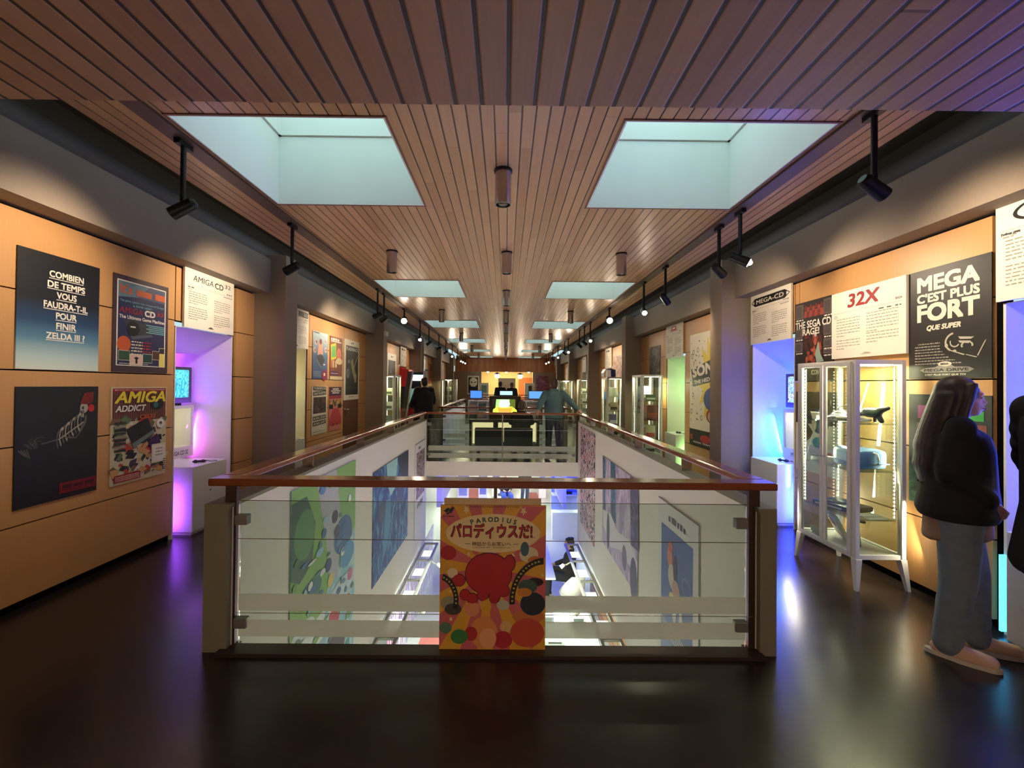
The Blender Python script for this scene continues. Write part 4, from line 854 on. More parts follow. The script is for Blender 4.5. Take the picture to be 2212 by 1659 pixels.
for (x,y,rx,ry,c) in [(.08,.33,.075,.05,(170,40,48)),(.84,.34,.09,.055,(214,206,170)),(.80,.30,.04,.05,(70,100,116)),(.90,.38,.07,.03,(206,120,60)),(.12,.47,.05,.035,(226,212,170)),
    (.10,.68,.09,.05,(150,150,120)),(.13,.72,.08,.04,(70,66,60)),(.83,.56,.09,.05,(64,92,84)),(.80,.60,.07,.03,(206,140,60)),(.88,.68,.14,.08,(34,44,62)),(.9,.53,.08,.03,(40,30,36)),(.60,.69,.06,.035,(190,190,170)),
    (.31,.72,.07,.05,(220,150,110)),(.44,.70,.05,.05,(222,170,60)),(.06,.85,.06,.04,(90,130,110)),(.19,.91,.08,.05,(60,130,70)),(.42,.88,.13,.11,(222,146,84)),(.46,.92,.08,.07,(230,170,120)),(.63,.84,.055,.04,(222,186,120)),(.83,.88,.16,.10,(196,80,60)),(.6,.93,.09,.06,(176,44,54)),(.84,.77,.15,.05,(200,120,70)),(.3,.89,.06,.05,(176,44,54))]: a.ell('colour_shapes', ink(c), x,min(y,1-ry-.002),min(rx,x-.002,.998-x),ry,6+(int(x*100)%3))
p = board('game_poster', 'yellow and pink poster with Japanese title fixed to the middle of the nearest balustrade', 'poster', FRT, (-.386,2.712,.024), w,h, base, .012, None, a)
MB().bx(.02,.61,.02,.905,-.012,-.001).build('backing_board', ink((206,184,140)), p)
# ================================================================== NICHE FURNITURE
SCR_TEAL = ramp_mat('screen_forest', [(0,(10,40,80)),(.4,(30,140,170)),(.5,(90,210,220)),(.6,(40,110,150)),(.75,(150,220,190))], scale=14, emis=1.5, stretch=(1,1,.6))
SCR_BLUE = ramp_mat('screen_platform', [(0,(90,150,230)),(.4,(150,200,250)),(.5,(60,70,110)),(.56,(230,220,230)),(.7,(210,150,120)),(.85,(90,140,220))], scale=16, emis=1.4, constant=True)
LITBOX = mt('display_box_lining', (248,240,214), .6)
def controller(name, label, loc, rz, mat, cat='controller'):
    t = thing(name, label, cat, loc, rz)
    m = MB(); m.sph((-.035,0,.016),(.032,.028,.016)); m.sph((.035,0,.016),(.032,.028,.016)); m.bx(-.04,.04,-.018,.022,.006,.028,bev=.006); m.build('body', mat, t, rem=.005)
    b = MB(); b.bx(-.046,-.024,-.004,.004,.027,.035); b.bx(-.039,-.031,-.011,.011,.027,.035); b.build('direction_pad', BLK, t)
    for k in range(3): MB().cyl((.028+.012*(k%2),-.008+.009*k,.026),(.028+.012*(k%2),-.008+.009*k,.034),.005,seg=8).build('button', GREYP, t)
    pts = [(0,.02,.012),(.01,.06,.004),(.06,.09,.003),(.13,.10,.003),(.17,.06,.003),(.15,.01,.003),(.10,.0,.004),(.07,.04,.02),(.05,.12,.003)]
    MB().tube(pts,.0025,6).build('cable', BLK, t); return t
def niche_kit(sg, X, a, b, col, scr, names, depth=.42, dark=False, pw=1.0, strip=None, far=False):
    """plinth, lit display box, television and controller of one niche; sg -1 on the left wall"""
    lab = names
    # plinth
    x0, x1 = X-sg*.13, X+sg*.92; ya, yb = a+.12, a+(.68 if a > 2.5 else .85)
    cx = (x0+x1)/2; cy = (ya+yb)/2
    t = thing('plinth', lab['plinth'], 'plinth', (cx,cy,0)); hx = abs(x1-x0)/2; hy = (yb-ya)/2
    MB().bx(-hx,hx,-hy,hy,.03,.72,bev=.006).build('body', WLAM, t); MB().bx(-hx+.02,hx-.02,-hy+.015,hy-.015,0,.03).build('plinth_foot', mt('pale_foot', (196,194,186), .5), t)
    MB().cyl((-(-sg)*0+sg*(-hx),.0,.42),(sg*(-hx-.004),.0,.42),.008,seg=10).build('lock', BLK, t)
    # lit display box
    xf = X+sg*depth; bz0, bz1 = .72, 1.34; by0, by1 = max(a+.14,b-.82), b-.06-(0 if sg<0 else .12); d = .34
    t = thing('display_box', lab['box'], 'display case', (xf+sg*d/2,(by0+by1)/2,bz0)); hy = (by1-by0)/2; s = sg; k = .03
    def q(m, u0,u1,v0,v1,z0,z1): m.bx(min(s*u0,s*u1),max(s*u0,s*u1),v0,v1,z0,z1); return m
    m = MB(); q(m,-d/2,d/2,-hy,-hy+k,0,.62); q(m,-d/2,d/2,hy-k,hy,0,.62); q(m,-d/2,d/2,-hy+k,hy-k,.585,.62); q(m,-d/2,d/2,-hy+k,hy-k,0,.13); m.build('case', WLAM, t)
    q(MB(),d/2-.02,d/2,-hy+k,hy-k,.13,.585).build('lit_back', LITBOX, t)
    q(MB(),-d/2+.004,-d/2+.009,-hy+k,hy-k,.13,.585).build('glass_pane', GLASS, t)
    a_ = Art(.0006)
    if lab.get('txt'):
        ar = Art(.001); ar.text('lettering', K, lab['txt'], 0,0, .30,.05, 1, bold=.01)
        for (pn,_),(mm,mat) in ar.parts.items():
            o = mm.build(pn, mat, t); fr = LFT if sg < 0 else RGT; o.matrix_local = Matrix.Translation((-s*d/2,hy*.35*(1 if sg<0 else -1)*0+ (hy-.24)*( 1 if sg<0 else -1),.06)) @ fr
    m = MB(); q(m,-.10,.06,-.13,.13,.131,.165); m.build('console', GREYP, t)
    light('display_box_lamp','POINT',(xf+sg*(d/2-.03),(by0+by1)/2,bz0+.5),min(1.6*pw,2.2),(255,236,190),radius=.05)
    # television
    w2, hh = .27, .46; tc = (by0+by1)/2 if far else by1-.29
    t = thing('television', lab['tv'], 'television', (xf+sg*.18,tc,bz1))
    m = MB(); q(m,-.16,-.08,-w2,w2,.03,hh); m2 = MB()
    rings = [[(s*u,v,z) for v,z in ((-w,.03+g),(w,.03+g),(w,hh-g2),(-w,hh-g2))] for u,w,g,g2 in ((-.08,w2-.01,0,.01),(.06,w2-.05,.01,.05),(.16,w2-.12,.03,.12))]
    m2.loft(rings).build('rear_shell', BLKP, t)
    m.build('bezel', GREYP, t)
    sc = MB(); g = 8; vs = []; fs = []
    for i in range(g+1):
        for j in range(g+1):
            u, v = i/g*2-1, j/g*2-1; vs.append((s*(-.163-.010*(1-u*u)*(1-v*v)), u*(w2-.05), .26+v*.165))
    for i in range(g):
        for j in range(g): fs.append((i*(g+1)+j,(i+1)*(g+1)+j,(i+1)*(g+1)+j+1,i*(g+1)+j+1))
    sc.faces(vs, fs); sc.build('screen', scr, t, smooth=True)
    q(MB(),-.12,.12,-.16,.16,0,.03).build('stand', BLK, t)
    # coloured light
    light('niche_glow','AREA',(X+sg*(depth-.02),(a+b)/2,1.35),2.8*min(pw,1.8),col,.8,.03,aim=(X+sg*.12,(a+b)/2,2.2))
    for nm, loc, aim, p, sx, sy in [('niche_glow',(X+sg*.90,(a+b)/2,1.45),(X+sg*.35,(a+b)/2,2.1),16,.7,.08),
                            ('niche_glow',(X+sg*(depth+.05),b-.03,1.0),(X-sg*.6,b-.35,.8),2.5,.03,.5),
                            ('niche_glow',(X+sg*.12,a+.015,.42),(X+sg*.12,b,.45),3.5,.2,.7)]:
        light(nm,'AREA',loc,p*pw,col,sx,sy,aim=aim)
PURPLE = (150,70,255); BLUE = (38,60,255); GREENL = (150,255,150); YGREEN = (255,226,130); REDL = (255,40,40)
niche_kit(-1,XL,4.60,5.56,PURPLE,SCR_TEAL,dict(plinth='white plinth standing out of the purple niche on the left',box='white lit display box on the plinth in the purple niche',tv='old grey television with a forest game, in the purple niche',txt='AMIGA CD 32'))
niche_kit(1,XR,5.10,5.97,BLUE,SCR_BLUE,dict(plinth='white plinth standing out of the blue niche, left of the big glass cabinet',box='white lit display box in the blue niche, behind the glass cabinet',tv='old grey television in the blue niche, left of the glass cabinet',txt='MEGA-CD'),depth=.30,pw=3.6)
niche_kit(1,XR,1.98,2.95,BLUE,SCR_BLUE,dict(plinth='white plinth under the right-hand edge of the photo, by the visitors',box='display box in the niche beside the two dark visitors',tv='television in the niche beside the two dark visitors'),depth=.30,pw=3.4)
niche_kit(-1,XL,6.66,7.60,YGREEN,SCR_TEAL,dict(plinth='white plinth behind the left column, in the yellow-green niche',box='display box in the yellow-green niche behind the left column',tv='television in the yellow-green niche behind the left column'),pw=.8)
niche_kit(1,XR,8.22,9.12,(170,255,140),SCR_BLUE,dict(plinth='white plinth in the green niche beside the large white poster',box='display box in the green niche beside the large white poster',tv='television in the green niche beside the large white poster'),depth=.55,pw=.8)
def strip(loc, sx, sy, h, rgb, label, st=5):
    t = single('led_strip', label, 'light strip', MB().bx(-sx,sx,-sy,sy,0,h), emit('led_%d_%d_%d'%rgb, rgb, st), loc)
strip((3.30,2.935,.03),.02,.008,.50,(70,190,255),'glowing cyan light strip low beside the long-haired visitor\'s legs',3)
light('niche_glow','AREA',(3.72,5.9,1.0),5,(40,200,255),.05,.5,aim=(3.3,5.5,.9)); light('niche_glow','AREA',(-3.92,5.5,.95),2.5,(255,90,220),.04,.3,aim=(-3.4,5.2,.8))
light('niche_glow','AREA',(3.365,5.13,1.3),9,BLUE,.04,1.7,aim=(3.1,6.04,1.4))
light('niche_glow','AREA',(3.40,1.9,2.05),16,(80,60,255),.5,.3,aim=(2.6,1.2,2.6))
controller('game_controller','dark game controller on the plinth of the purple niche',(-3.42,5.0,.72),.6,BLKP)
controller('game_controller','black game controller on the plinth of the blue niche',(3.40,5.42,.72),-1.0,BLKP)
controller('game_controller','green-lit controller on the plinth of the green niche',(3.36,8.6,.72),-1.2,BLKP)
controller('game_controller','small controller on the plinth behind the left column',(-3.42,7.05,.72),.5,BLKP)
# red niche with a red cut-out sign, third bay left
light('niche_glow','AREA',(XL-.5,14.8,1.9),16,REDL,.7,.5,aim=(XL+.5,14.8,1.2))
t = thing('game_stand','red and black upright game stand in the niche past the tall grey poster','game stand',(-3.35,14.75,0))
MB().prism([(-.3,-.3),(.25,-.3),(.25,.3),(-.3,.3)],0,.85).build('base', ink((170,24,34)), t); MB().bx(-.3,.1,-.35,.35,.85,1.55).build('cabinet', BLK, t)
m = MB(Matrix.Rotation(PI/2,4,'X')); m.prism([(-.3,1.58),(.22,1.55),(.18,1.72),(.26,1.95),(.2,2.1),(-.3,2.1)],-.38,.38); m.build('red_sign', ink((206,40,48)), t)
MB().bx(.10,.115,-.24,.24,1.0,1.4).build('screen', emit('screen_dim', (60,90,120), .5), t)
# ================================================================== GLASS CABINETS
LED = emit('cabinet_led', (255,248,214), 14)
CW_, CD_ = .67, .375
def glass_cabinet():
    t = thing('display_cabinet', 'x', 'glass cabinet'); hx, hy = CD_/2, CW_/2; z0, z1 = .24, 1.855; p = .016
    f = MB()
    for sx in (-1,1):
        for sy in (-1,1): f.bx(sx*hx-p if sx>0 else sx*hx-p, sx*hx+p, sy*hy-p*1.4, sy*hy+p*1.4, z0, z1)
    for z in (z0,z1-.035): 
        f.bx(-hx-p,hx+p,-hy-p,-hy+p,z,z+.035); f.bx(-hx-p,hx+p,hy-p,hy+p,z,z+.035); f.bx(hx-p,hx+p,-hy,hy,z,z+.035)
        f.bx(-hx-p,-hx+p,-hy,hy,z,z+.035)
    f.build('frame', WMET, t)
    MB().bx(-hx,hx,-hy,hy,z0+.005,z0+.028).build('floor_panel', WMET, t); MB().bx(-hx,hx,-hy,hy,z1-.012,z1).build('top_panel', WMET, t)
    for sy in (-1,1):
        y0, y1 = (-hy+.02,-.004) if sy < 0 else (.004,hy-.02)
        d = MB(); w = .036; x0, x1 = -hx-p-.014, -hx-p-.001
        d.bx(x0,x1,y0,y0+w,z0+.02,z1-.015); d.bx(x0,x1,y1-w,y1,z0+.02,z1-.015); d.bx(x0,x1,y0+w,y1-w,z0+.02,z0+.05); d.bx(x0,x1,y0+w,y1-w,z1-.045,z1-.015)
        d = d.build('door', WMET, t); MB().bx(-hx-p-.009,-hx-p-.006,y0+w,y1-w,z0+.05,z1-.045).build('glass_pane', GLASS, d)
        MB().cyl((x0,-.018*-sy*-1,1.02),(x0-.012,-.018*-sy*-1,1.02),.007,seg=10).build('knob', STEEL, d)
        MB().bx(-hx+p,hx-p,sy*hy-.002,sy*hy+.002,z0+.03,z1-.03).build('side_pane', GLASS, t)
        for sx in (-1,1):
            l = MB(); tp = [(sx*hx+u,sy*hy+v,z0+.004) for u,v in ((-.03,-.03),(.018,-.03),(.018,.03),(-.03,.03))]; bt = [(sx*(hx+.02)+u,sy*(hy+.035)+v,0) for u,v in ((-.012,-.014),(.012,-.014),(.012,.014),(-.012,.014))]
            if sx < 0: tp = [(sx*hx+u,sy*hy+v,z0+.004) for u,v in ((-.018,-.03),(.03,-.03),(.03,.03),(-.018,.03))]
            l.loft([bt,tp]).build('leg', WMET, t)
    MB().bx(hx-.002,hx+.002,-hy+p,hy-p,z0+.03,z1-.03).build('back_pane', GLASS, t)
    for z in (1.33,.94,.545): MB().bx(-hx+.01,hx-.02,-hy+.02,hy-.02,z-.006,z).build('shelf', GLASS, t)
    for (x,y) in ((hx-.03,-hy+.03),(hx-.03,hy-.03),(-hx+.03,hy-.025)):
        s = MB(); s.bx(x-.003,x+.003,y-.006,y+.006,.55,1.80); s = s.build('led_strip', WMET, t)
        dts = MB()
        for k in range(40): dts.sph((x-.004,y,.57+k*.031),.0065,6)
        dts.build('led_dots', LED, s)
    m = MB()
    for k in range(14): m.sph((hx-.05-.02*k,-hy+.03,1.815),.006,6)
    m.build('led_dots', LED, t)
    return t
CAB = glass_cabinet(); CAB.location = (3.035,3.935,0); CAB['label'] = 'large white-framed glass cabinet standing in front of the blue niche, nearest on the right'; CAB['group'] = 'white-framed lit glass cabinets'
def cab_light(x, y, p=5):
    p *= 4.5
    light('cabinet_lamp','AREA',(x,y,1.83),p,(255,244,196),.25,.5,aim=(x,y,0))
cab_light(3.035,3.935,4)
for (lx,ly,ax,ay) in ((3.19,3.64,2.95,3.95),(3.19,4.23,2.98,3.9),(2.88,4.24,3.05,3.9)):
    light('cabinet_led_glow','AREA',(lx,ly,1.0),9,(255,246,206),.02,1.4,aim=(ax,ay,.9))
CABS = [((2.935,9.22,0),0,'glass cabinet of game boxes in front of the dark smoky poster'),((2.935,12.25,0),0,'glass cabinet with a white lampshade box, beside the blue column'),
        ((2.94,16.62,0),0,'green-lit glass cabinet beside the fourth column on the right'),((2.72,20.15,0),PI/2,'farthest glass cabinet on the right, behind the hooded man'),
        ((-3.05,11.75,0),PI,'glass cabinet in front of the tall grey poster in the left bays'),((-2.56,20.15,0),PI/2,'farthest glass cabinet on the left, beyond the black-clad visitor')]
for loc, rz, lab in CABS:
    dup(CAB, loc, rz, lab); cab_light(loc[0],loc[1],6)
# -- things in the nearest cabinet: shelves at z 1.33, .94, .545, floor .27
CX, CY = 3.035, 3.935
def card(loc, rz, lab, w=.10, h=.075):
    m = MB(Matrix.Rotation(.5,4,'X')); m.bx(-w/2,w/2,-.002,.002,0,h); return single('label_card', lab, 'card', m, PAPER, loc, rz, group='white label cards in the glass cabinets')
card((CX-.10,CY+.22,1.331),-PI/2+.5,'small white label card on the top shelf of the nearest glass cabinet')
card((CX-.12,CY+.06,.941),-PI/2+.5,'small white label card on the middle shelf of the nearest glass cabinet')
card((CX-.10,CY+.20,.27),-PI/2+.4,'white label card on the floor of the nearest glass cabinet',.14,.08)
DKG = mt('dark_grey_shell', (62,62,66), .25); BLT = mt('translucent_blue_case', (96,128,168), .25)
t = thing('gun_controller','dark grey gun-shaped controller on the top shelf, right end of the nearest cabinet','controller',(CX+.05,CY-.20,1.331),.4)
m = MB(); m.sph((0,0,.09),(.05,.085,.045)); m.cap((0,.05,.085),(0,.10,.07),.032,.02); m.cap((0,-.05,.07),(0,-.075,.02),.022,.02); m.cap((0,-.06,.11),(0,-.12,.13),.03,.018); m.build('body', DKG, t, rem=.007)
MB().bx(-.012,.012,-.04,-.02,.012,.05).build('trigger', BLK, t); MB().cyl((-.05,.02,.095),(-.045,.02,.095),.016,seg=12).build('button', GREYP, t)
t = thing('game_console','dark domed console on the top shelf of the nearest cabinet','console',(CX,CY+.02,1.331),.2)
m = MB(); m.sph((0,0,.03),(.13,.15,.035)); m.sph((.0,.03,.05),(.08,.085,.055)); m.bx(-.12,.12,-.15,.15,.002,.03,bev=.01); m.build('body', DKG, t, rem=.009)
MB().tube([(-.02,.08,.05),(.0,.06,.12),(.0,0,.14),(0,-.05,.12),(0,-.09,.06)],.004).build('handle', BLK, t); MB().bx(-.13,-.09,-.13,-.03,.03,.045).build('label', PAPER, t)
t = thing('arcade_joystick','black arcade joystick on the middle shelf of the nearest cabinet','controller',(CX-.02,CY+.20,.941),.2)
m = MB(); m.prism([(-.09,-.115),(.09,-.10),(.10,.10),(-.08,.11)],.002,.035); m.build('base', BLK, t); MB().cyl((0,.05,.035),(0,.05,.10),.007,seg=8).sph((0,.05,.115),.024).build('stick', BLKP, t, smooth=True)
for k in range(3): MB().cyl((-.05+.04*k,-.07,.035),(-.05+.04*k,-.07,.042),.016,seg=12).build('button', GREYP, t)
MB().bx(.03,.07,-.04,.08,.035,.037).build('plate', WMET, t)
t = thing('carrying_case','blue translucent carrying case with white handle on the middle shelf','case',(CX+.02,CY-.105,.941),0)
m = MB(); m.bx(-.12,.12,-.165,.165,.004,.17,bev=.04); m.build('shell', BLT, t, smooth='auto'); MB().bx(-.126,.126,-.168,.168,.05,.058,bev=.003).build('seam_band', mt('blue_band',(60,92,136),.3), t)
MB().bx(-.124,-.118,-.02,.09,.06,.145).build('front_panel', mt('pale_blue_panel',(140,170,200),.3), t)
MB().tube([(0,-.16,.05),(0,-.20,.06),(0,-.205,.10),(0,-.19,.14),(0,-.155,.145)],.009).build('handle', WMET, t, smooth=True)
t = thing('game_console','flat dark console with lid on the lower shelf of the nearest cabinet','console',(CX,CY+.06,.546),.25)
MB().bx(-.13,.13,-.18,.18,.002,.05,bev=.012).build('body', DKG, t, smooth='auto'); m = MB(); m.sph((0,.03,.05),(.10,.12,.03)); m.build('lid', BLKP, t, smooth=True); MB().bx(-.132,-.128,-.1,.15,.015,.03).build('stripe', WMET, t)
single('magazine','open grey leaflet on the lower shelf, right end of the nearest cabinet','magazine',MB().bx(-.09,.09,-.08,.0,.0,.006).bx(-.08,.085,-.02,.07,.004,.012), mt('grey_pages',(150,148,140),.5),(CX+.02,CY-.225,.547),.1)
t = thing('game_box','white game box leaning on the floor of the nearest cabinet','box',(CX,CY+.05,.27),-.35)
M = Matrix.Rotation(-.45,4,'Y'); MB(M).bx(.0,.035,-.1,.12,0,.23).build('box', Wt, t); m = MB(M); m.bx(-.002,0,-.03,.08,.13,.2); m.build('picture', ink((176,130,60)), t); MB(M).bx(-.002,0,-.08,.10,.05,.06).build('lettering', RED, t)
t = thing('light_gun','long dark grey gun controller leaning beside the white game box','controller',(CX-.05,CY-.19,.27),-.5)
m = MB(); m.cap((0,0,.03),(.0,.10,.22),.022,.018); m.cap((0,.10,.22),(.06,.12,.20),.02,.015); m.build('body', DKG, t, rem=.006); MB().bx(-.01,.01,.03,.06,.07,.12).build('trigger', BLK, t)
# -- boxes in the other cabinets
def boxed(lab, x, y, z, w, h, d, col, col2, rz=0, lean=0):
    t = thing('game_box', lab, 'box', (x,y,z), rz); M = Matrix.Rotation(lean,4,'Y')
    MB(M).bx(-d/2,d/2,-w/2,w/2,0,h).build('box', ink(col), t); MB(M).bx(-d/2-.002,-d/2,-w/2+.02,w/2-.02,h*.5,h*.9).build('front_print', ink(col2), t)
    MB(M).bx(-d/2+.01,d/2-.01,-w/2-.002,-w/2,h*.2,h*.5).build('side_print', ink(col2), t)
x, y = 2.935, 9.22
boxed('dark green box with white print on the top shelf, cabinet by the smoky poster',x,y-.14,1.331,.24,.13,.2,(40,66,50),(206,206,190))
boxed('red and brown box behind the green one, cabinet by the smoky poster',x+.02,y-.14,.941,.30,.3,.2,(120,52,46),(170,60,54))
boxed('pale box with a red top on the lower shelf, cabinet by the smoky poster',x,y-.12,.546,.26,.28,.2,(206,200,170),(206,90,90))
boxed('white and black patterned box at the foot, cabinet by the smoky poster',x,y-.12,.27,.24,.2,.2,(226,222,214),(80,80,84))
boxed('pale blue box, far end of the upper shelf, cabinet by the smoky poster',x,y+.18,1.331,.2,.3,.2,(120,150,190),(220,220,226))
x, y = 2.935, 12.25
t = thing('lampshade_box','pale green-white drum-shaped box on the upper shelf, cabinet by the blue column','box',(x,y-.1,1.331)); MB().ring_loft([(0,0,0,.16,.17),(0,0,.24,.13,.14)],24).build('shade', mt('pale_drum',(206,218,204),.5), t, smooth='auto'); MB().ring_loft([(0,0,.24,.133,.143),(0,0,.25,.133,.143)],24).build('rim', WMET, t, smooth='auto')
boxed('beige box with dark figures on the middle shelf, cabinet by the blue column',x,y-.1,.941,.3,.24,.2,(206,186,156),(60,56,50))
boxed('violet and white box on the lower shelf, cabinet by the blue column',x,y-.02,.546,.28,.3,.2,(120,110,160),(226,226,236))
boxed('grey-white box with black print at the foot, cabinet by the blue column',x,y-.14,.27,.26,.26,.2,(190,196,190),(60,60,60))
for (cx,cy,nm) in ((2.94,16.62,'fourth column'),(2.72,20.15,'hooded man'),(-3.05,11.75,'tall grey poster'),(-2.56,20.15,'black-clad visitor')):
    for k,(z,w) in enumerate(((1.331,'top'),(.941,'middle'),(.546,'lower'))):
        boxed('%s exhibit box on the %s shelf of the cabinet near the %s' % (['pale','white','grey'][k],w,nm), cx, cy, z, .26-.03*k, .18+.03*k, .18, [(206,206,196),(222,222,222),(150,150,156)][k], [(70,90,70),(90,90,100),(206,206,206)][k])
# blue rolled sign on the column, third bay right
t = thing('curved_sign','blue and white curved sign above the cabinet by the blue column','sign',(2.93,12.62,1.88))
pts = [(-.16,.0),(-.18,.12),(-.12,.22),(.02,.25),(.14,.2),(.16,.06),(.12,-.02)]
m = MB(Matrix.Rotation(PI/2,4,'X')); m.loft([[(x,z,-.18) for x,z in pts]+[(x*.9,z*.9+.01,-.18) for x,z in pts[::-1]],[(x,z,.18) for x,z in pts]+[(x*.9,z*.9+.01,.18) for x,z in pts[::-1]]]); m.build('panel', mt('sign_white',(206,210,226),.4), t)
m = MB(); m.bx(.02,.15,-.19,.19,.0,.2); m.build('blue_face', ink((40,50,130)), t); MB().cyl((0,0,0),(0,0,-.02),.05,seg=12).build('foot', BLK, t)
# ================================================================== ON THE BRIDGE
GSOFA = mt('sofa_fabric', (66,66,60), .9, var=.08, scale=60, bump=.2)
t = thing('sofa','dark grey two-seat sofa seen from behind through the glass','sofa',(-.03,10.25,0))
for s in (-1,1):
    MB().bx(min(s*.005,s*.65),max(s*.005,s*.65),-.30,-.12,.14,.655,bev=.02).build('backrest', GSOFA, t)
    MB().bx(min(s*.005,s*.58),max(s*.005,s*.58),-.12,.42,.26,.42,bev=.03).build('seat_cushion', GSOFA, t)
    MB().bx(min(s*.58,s*.66),max(s*.58,s*.66),-.14,.42,.14,.56,bev=.02).build('armrest', GSOFA, t)
    for yy in (-.24,.36): MB().cyl((s*.58,yy,0),(s*.58,yy,.15),.02,.03,10).build('leg', BLK, t)
MB().bx(-.62,.62,-.24,.42,.14,.26).build('base', GSOFA, t)
BRN = mt('brown_cabinet', (70,54,42), .5)
t = thing('display_counter','low brown display counter with lit cream compartments behind the sofa','counter',(0,11.38,0))
m = MB(); m.bx(-.90,.86,-.2,.2,.68,.74); m.bx(-.90,.86,-.2,.2,0,.10); m.bx(-.90,-.84,-.2,.2,.1,.68); m.bx(.80,.86,-.2,.2,.1,.68); m.bx(-.30,-.18,-.19,.2,.1,.68); m.bx(.16,.22,-.19,.2,.1,.68); m.build('carcass', BRN, t)
MB().bx(-.84,.80,.17,.19,.1,.68).build('lit_back', emit('cream_backlight',(246,226,168),.85), t)
m = MB(); m.ring_loft([(.72,0,.1,.09,.09),(.72,0,.14,.085,.085),(.72,0,.18,.05,.05)],16); m.build('white_dome', WLAM, t, smooth=True)
t = thing('video_kiosk','tall brown kiosk with a bright yellow-green picture, beyond the sofa','kiosk',(-.01,11.38,.74))
MB().bx(-.40,.40,-.12,.16,0,.60,bev=.01).build('housing', BRN, t); 
a = Art(0); sc = ramp_mat('kiosk_picture',[(0,(20,40,20)),(.3,(60,90,40)),(.5,(220,230,80)),(.7,(240,140,50)),(.9,(230,60,40))],scale=3,emis=1.0)
MB().bx(-.32,.32,-.13,-.121,.13,.54).build('screen', mt('screen_black',(10,12,10),.2), t)
ar = Art(0); Y_ = emit('kiosk_yellow',(226,236,70),1.2); O_ = emit('kiosk_orange',(246,160,60),1.2); G_ = emit('kiosk_pale',(206,232,226),1.1); GD = emit('kiosk_green',(110,130,40),.7); LG = emit('kiosk_lime',(170,226,120),1.1)
ar.poly('screen_image',GD,[(.12,.2),(.26,.2),(.26,.52),(.12,.52)],1); ar.poly('screen_image',LG,[(-.24,.32),(.10,.32),(.12,.52),(-.22,.52)],1); ar.poly('screen_image',Y_,[(-.31,.15),(.31,.15),(.30,.25),(.18,.34),(-.2,.34),(-.30,.26)],2); ar.poly('screen_image',O_,[(-.14,.15),(.14,.15),(.2,.33),(.1,.3),(-.1,.3),(-.2,.33)],3); ar.poly('screen_image',G_,[(-.14,.32),(.10,.32),(.13,.40),(.1,.51),(-.12,.51),(-.16,.4)],3); ar.rect('screen_image',emit('kiosk_red',(230,60,40),1.0),-.2,.2,.135,.155,4)
for (pn,_),(mm,mat) in ar.parts.items(): o = mm.build(pn, mat, t); o.matrix_local = Matrix.Translation((0,-.132,0)) @ FRT
t = thing('tablet_screen','bright pale blue slanted screen standing on top of the brown kiosk','screen',(.02,11.42,1.345))
MB(Matrix.Rotation(-.5,4,'X')).bx(-.18,.18,-.01,.01,0,.16).build('case', BLK, t); MB(Matrix.Rotation(-.5,4,'X')).bx(-.16,.16,-.014,-.0105,.02,.13).build('screen', emit('tablet_blue',(170,220,250),1.2), t); MB().bx(-.1,.1,-.02,.1,0,.02).build('stand', BLK, t)
# shelving and screens further back
def monitor(label, loc, rgb, w=.55):
    t = thing('monitor', label, 'screen', loc); MB().bx(-w/2,w/2,-.03,.03,.06,.44,bev=.01).build('bezel', GREYP, t); MB().bx(-w/2+.03,w/2-.03,-.036,-.031,.10,.41).build('screen', emit('monitor_%d'%rgb[2], rgb, 1.1), t); MB().bx(-.1,.1,-.06,.06,0,.06).build('stand', BLK, t)
def shelf_unit(label, loc, w, h, cols, seed):
    t = thing('shelf_unit', label, 'shelving', loc); r = random.Random(seed)
    m = MB(); m.bx(-w/2,w/2,.0,.3,0,.04); m.bx(-w/2,w/2,.0,.3,h-.04,h); m.bx(-w/2,w/2,.27,.3,.04,h-.04)
    for x in (-w/2,-w/6,w/6,w/2-.03): m.bx(x,x+.03,0,.27,.04,h-.04)
    m.bx(-w/2,w/2,0,.27,h*.5-.015,h*.5+.015); m.build('carcass', WLAM, t)
    for k in range(3):
        for z in (.04,h*.5+.015):
            MB().bx(-w/2+.05+k*w/3,-w/2+w/3-.05+k*w/3,.05,.2,z,z+h*.3).build('contents', ink(r.choice(cols)), t)
CC = [(150,60,60),(70,90,80),(206,196,170),(90,70,70),(180,150,130)]
shelf_unit('white shelf unit left of the kiosk, on the second bridge',(-1.0,19.3,0),1.2,.95,CC,3); shelf_unit('white shelf unit right of the kiosk, on the second bridge',(1.15,19.3,0),1.5,.95,CC,5)
monitor('monitor with a blue picture on the shelf unit left of the kiosk',(-1.28,19.45,.95),(70,130,230)); monitor('monitor with pale squares on the shelf unit, left of the hooded man\'s shoulder',(1.35,19.45,.95),(90,150,206),.7)
t = thing('display_stand','white lit stand at the far end, left of the lit opening','display case',(-1.35,28.2,0)); MB().bx(-.3,.3,-.2,.2,0,1.0).build('plinth', WLAM, t); MB().bx(-.28,.28,-.18,.18,1.0,1.75).build('case', mt('pale_lit',(226,232,222),.4), t); MB().bx(-.16,.16,-.19,-.18,1.15,1.6).build('picture', ink((120,160,140)), t)
t = thing('display_stand','white lit stand at the far end, right of the lit opening','display case',(1.5,28.2,0)); MB().bx(-.3,.3,-.2,.2,0,1.0).build('plinth', WLAM, t); MB().bx(-.28,.28,-.18,.18,1.0,1.75).build('case', mt('pale_lit',(226,232,222),.4), t); MB().bx(-.05,.16,-.19,-.18,1.1,1.6).build('picture', ink((50,56,56)), t)
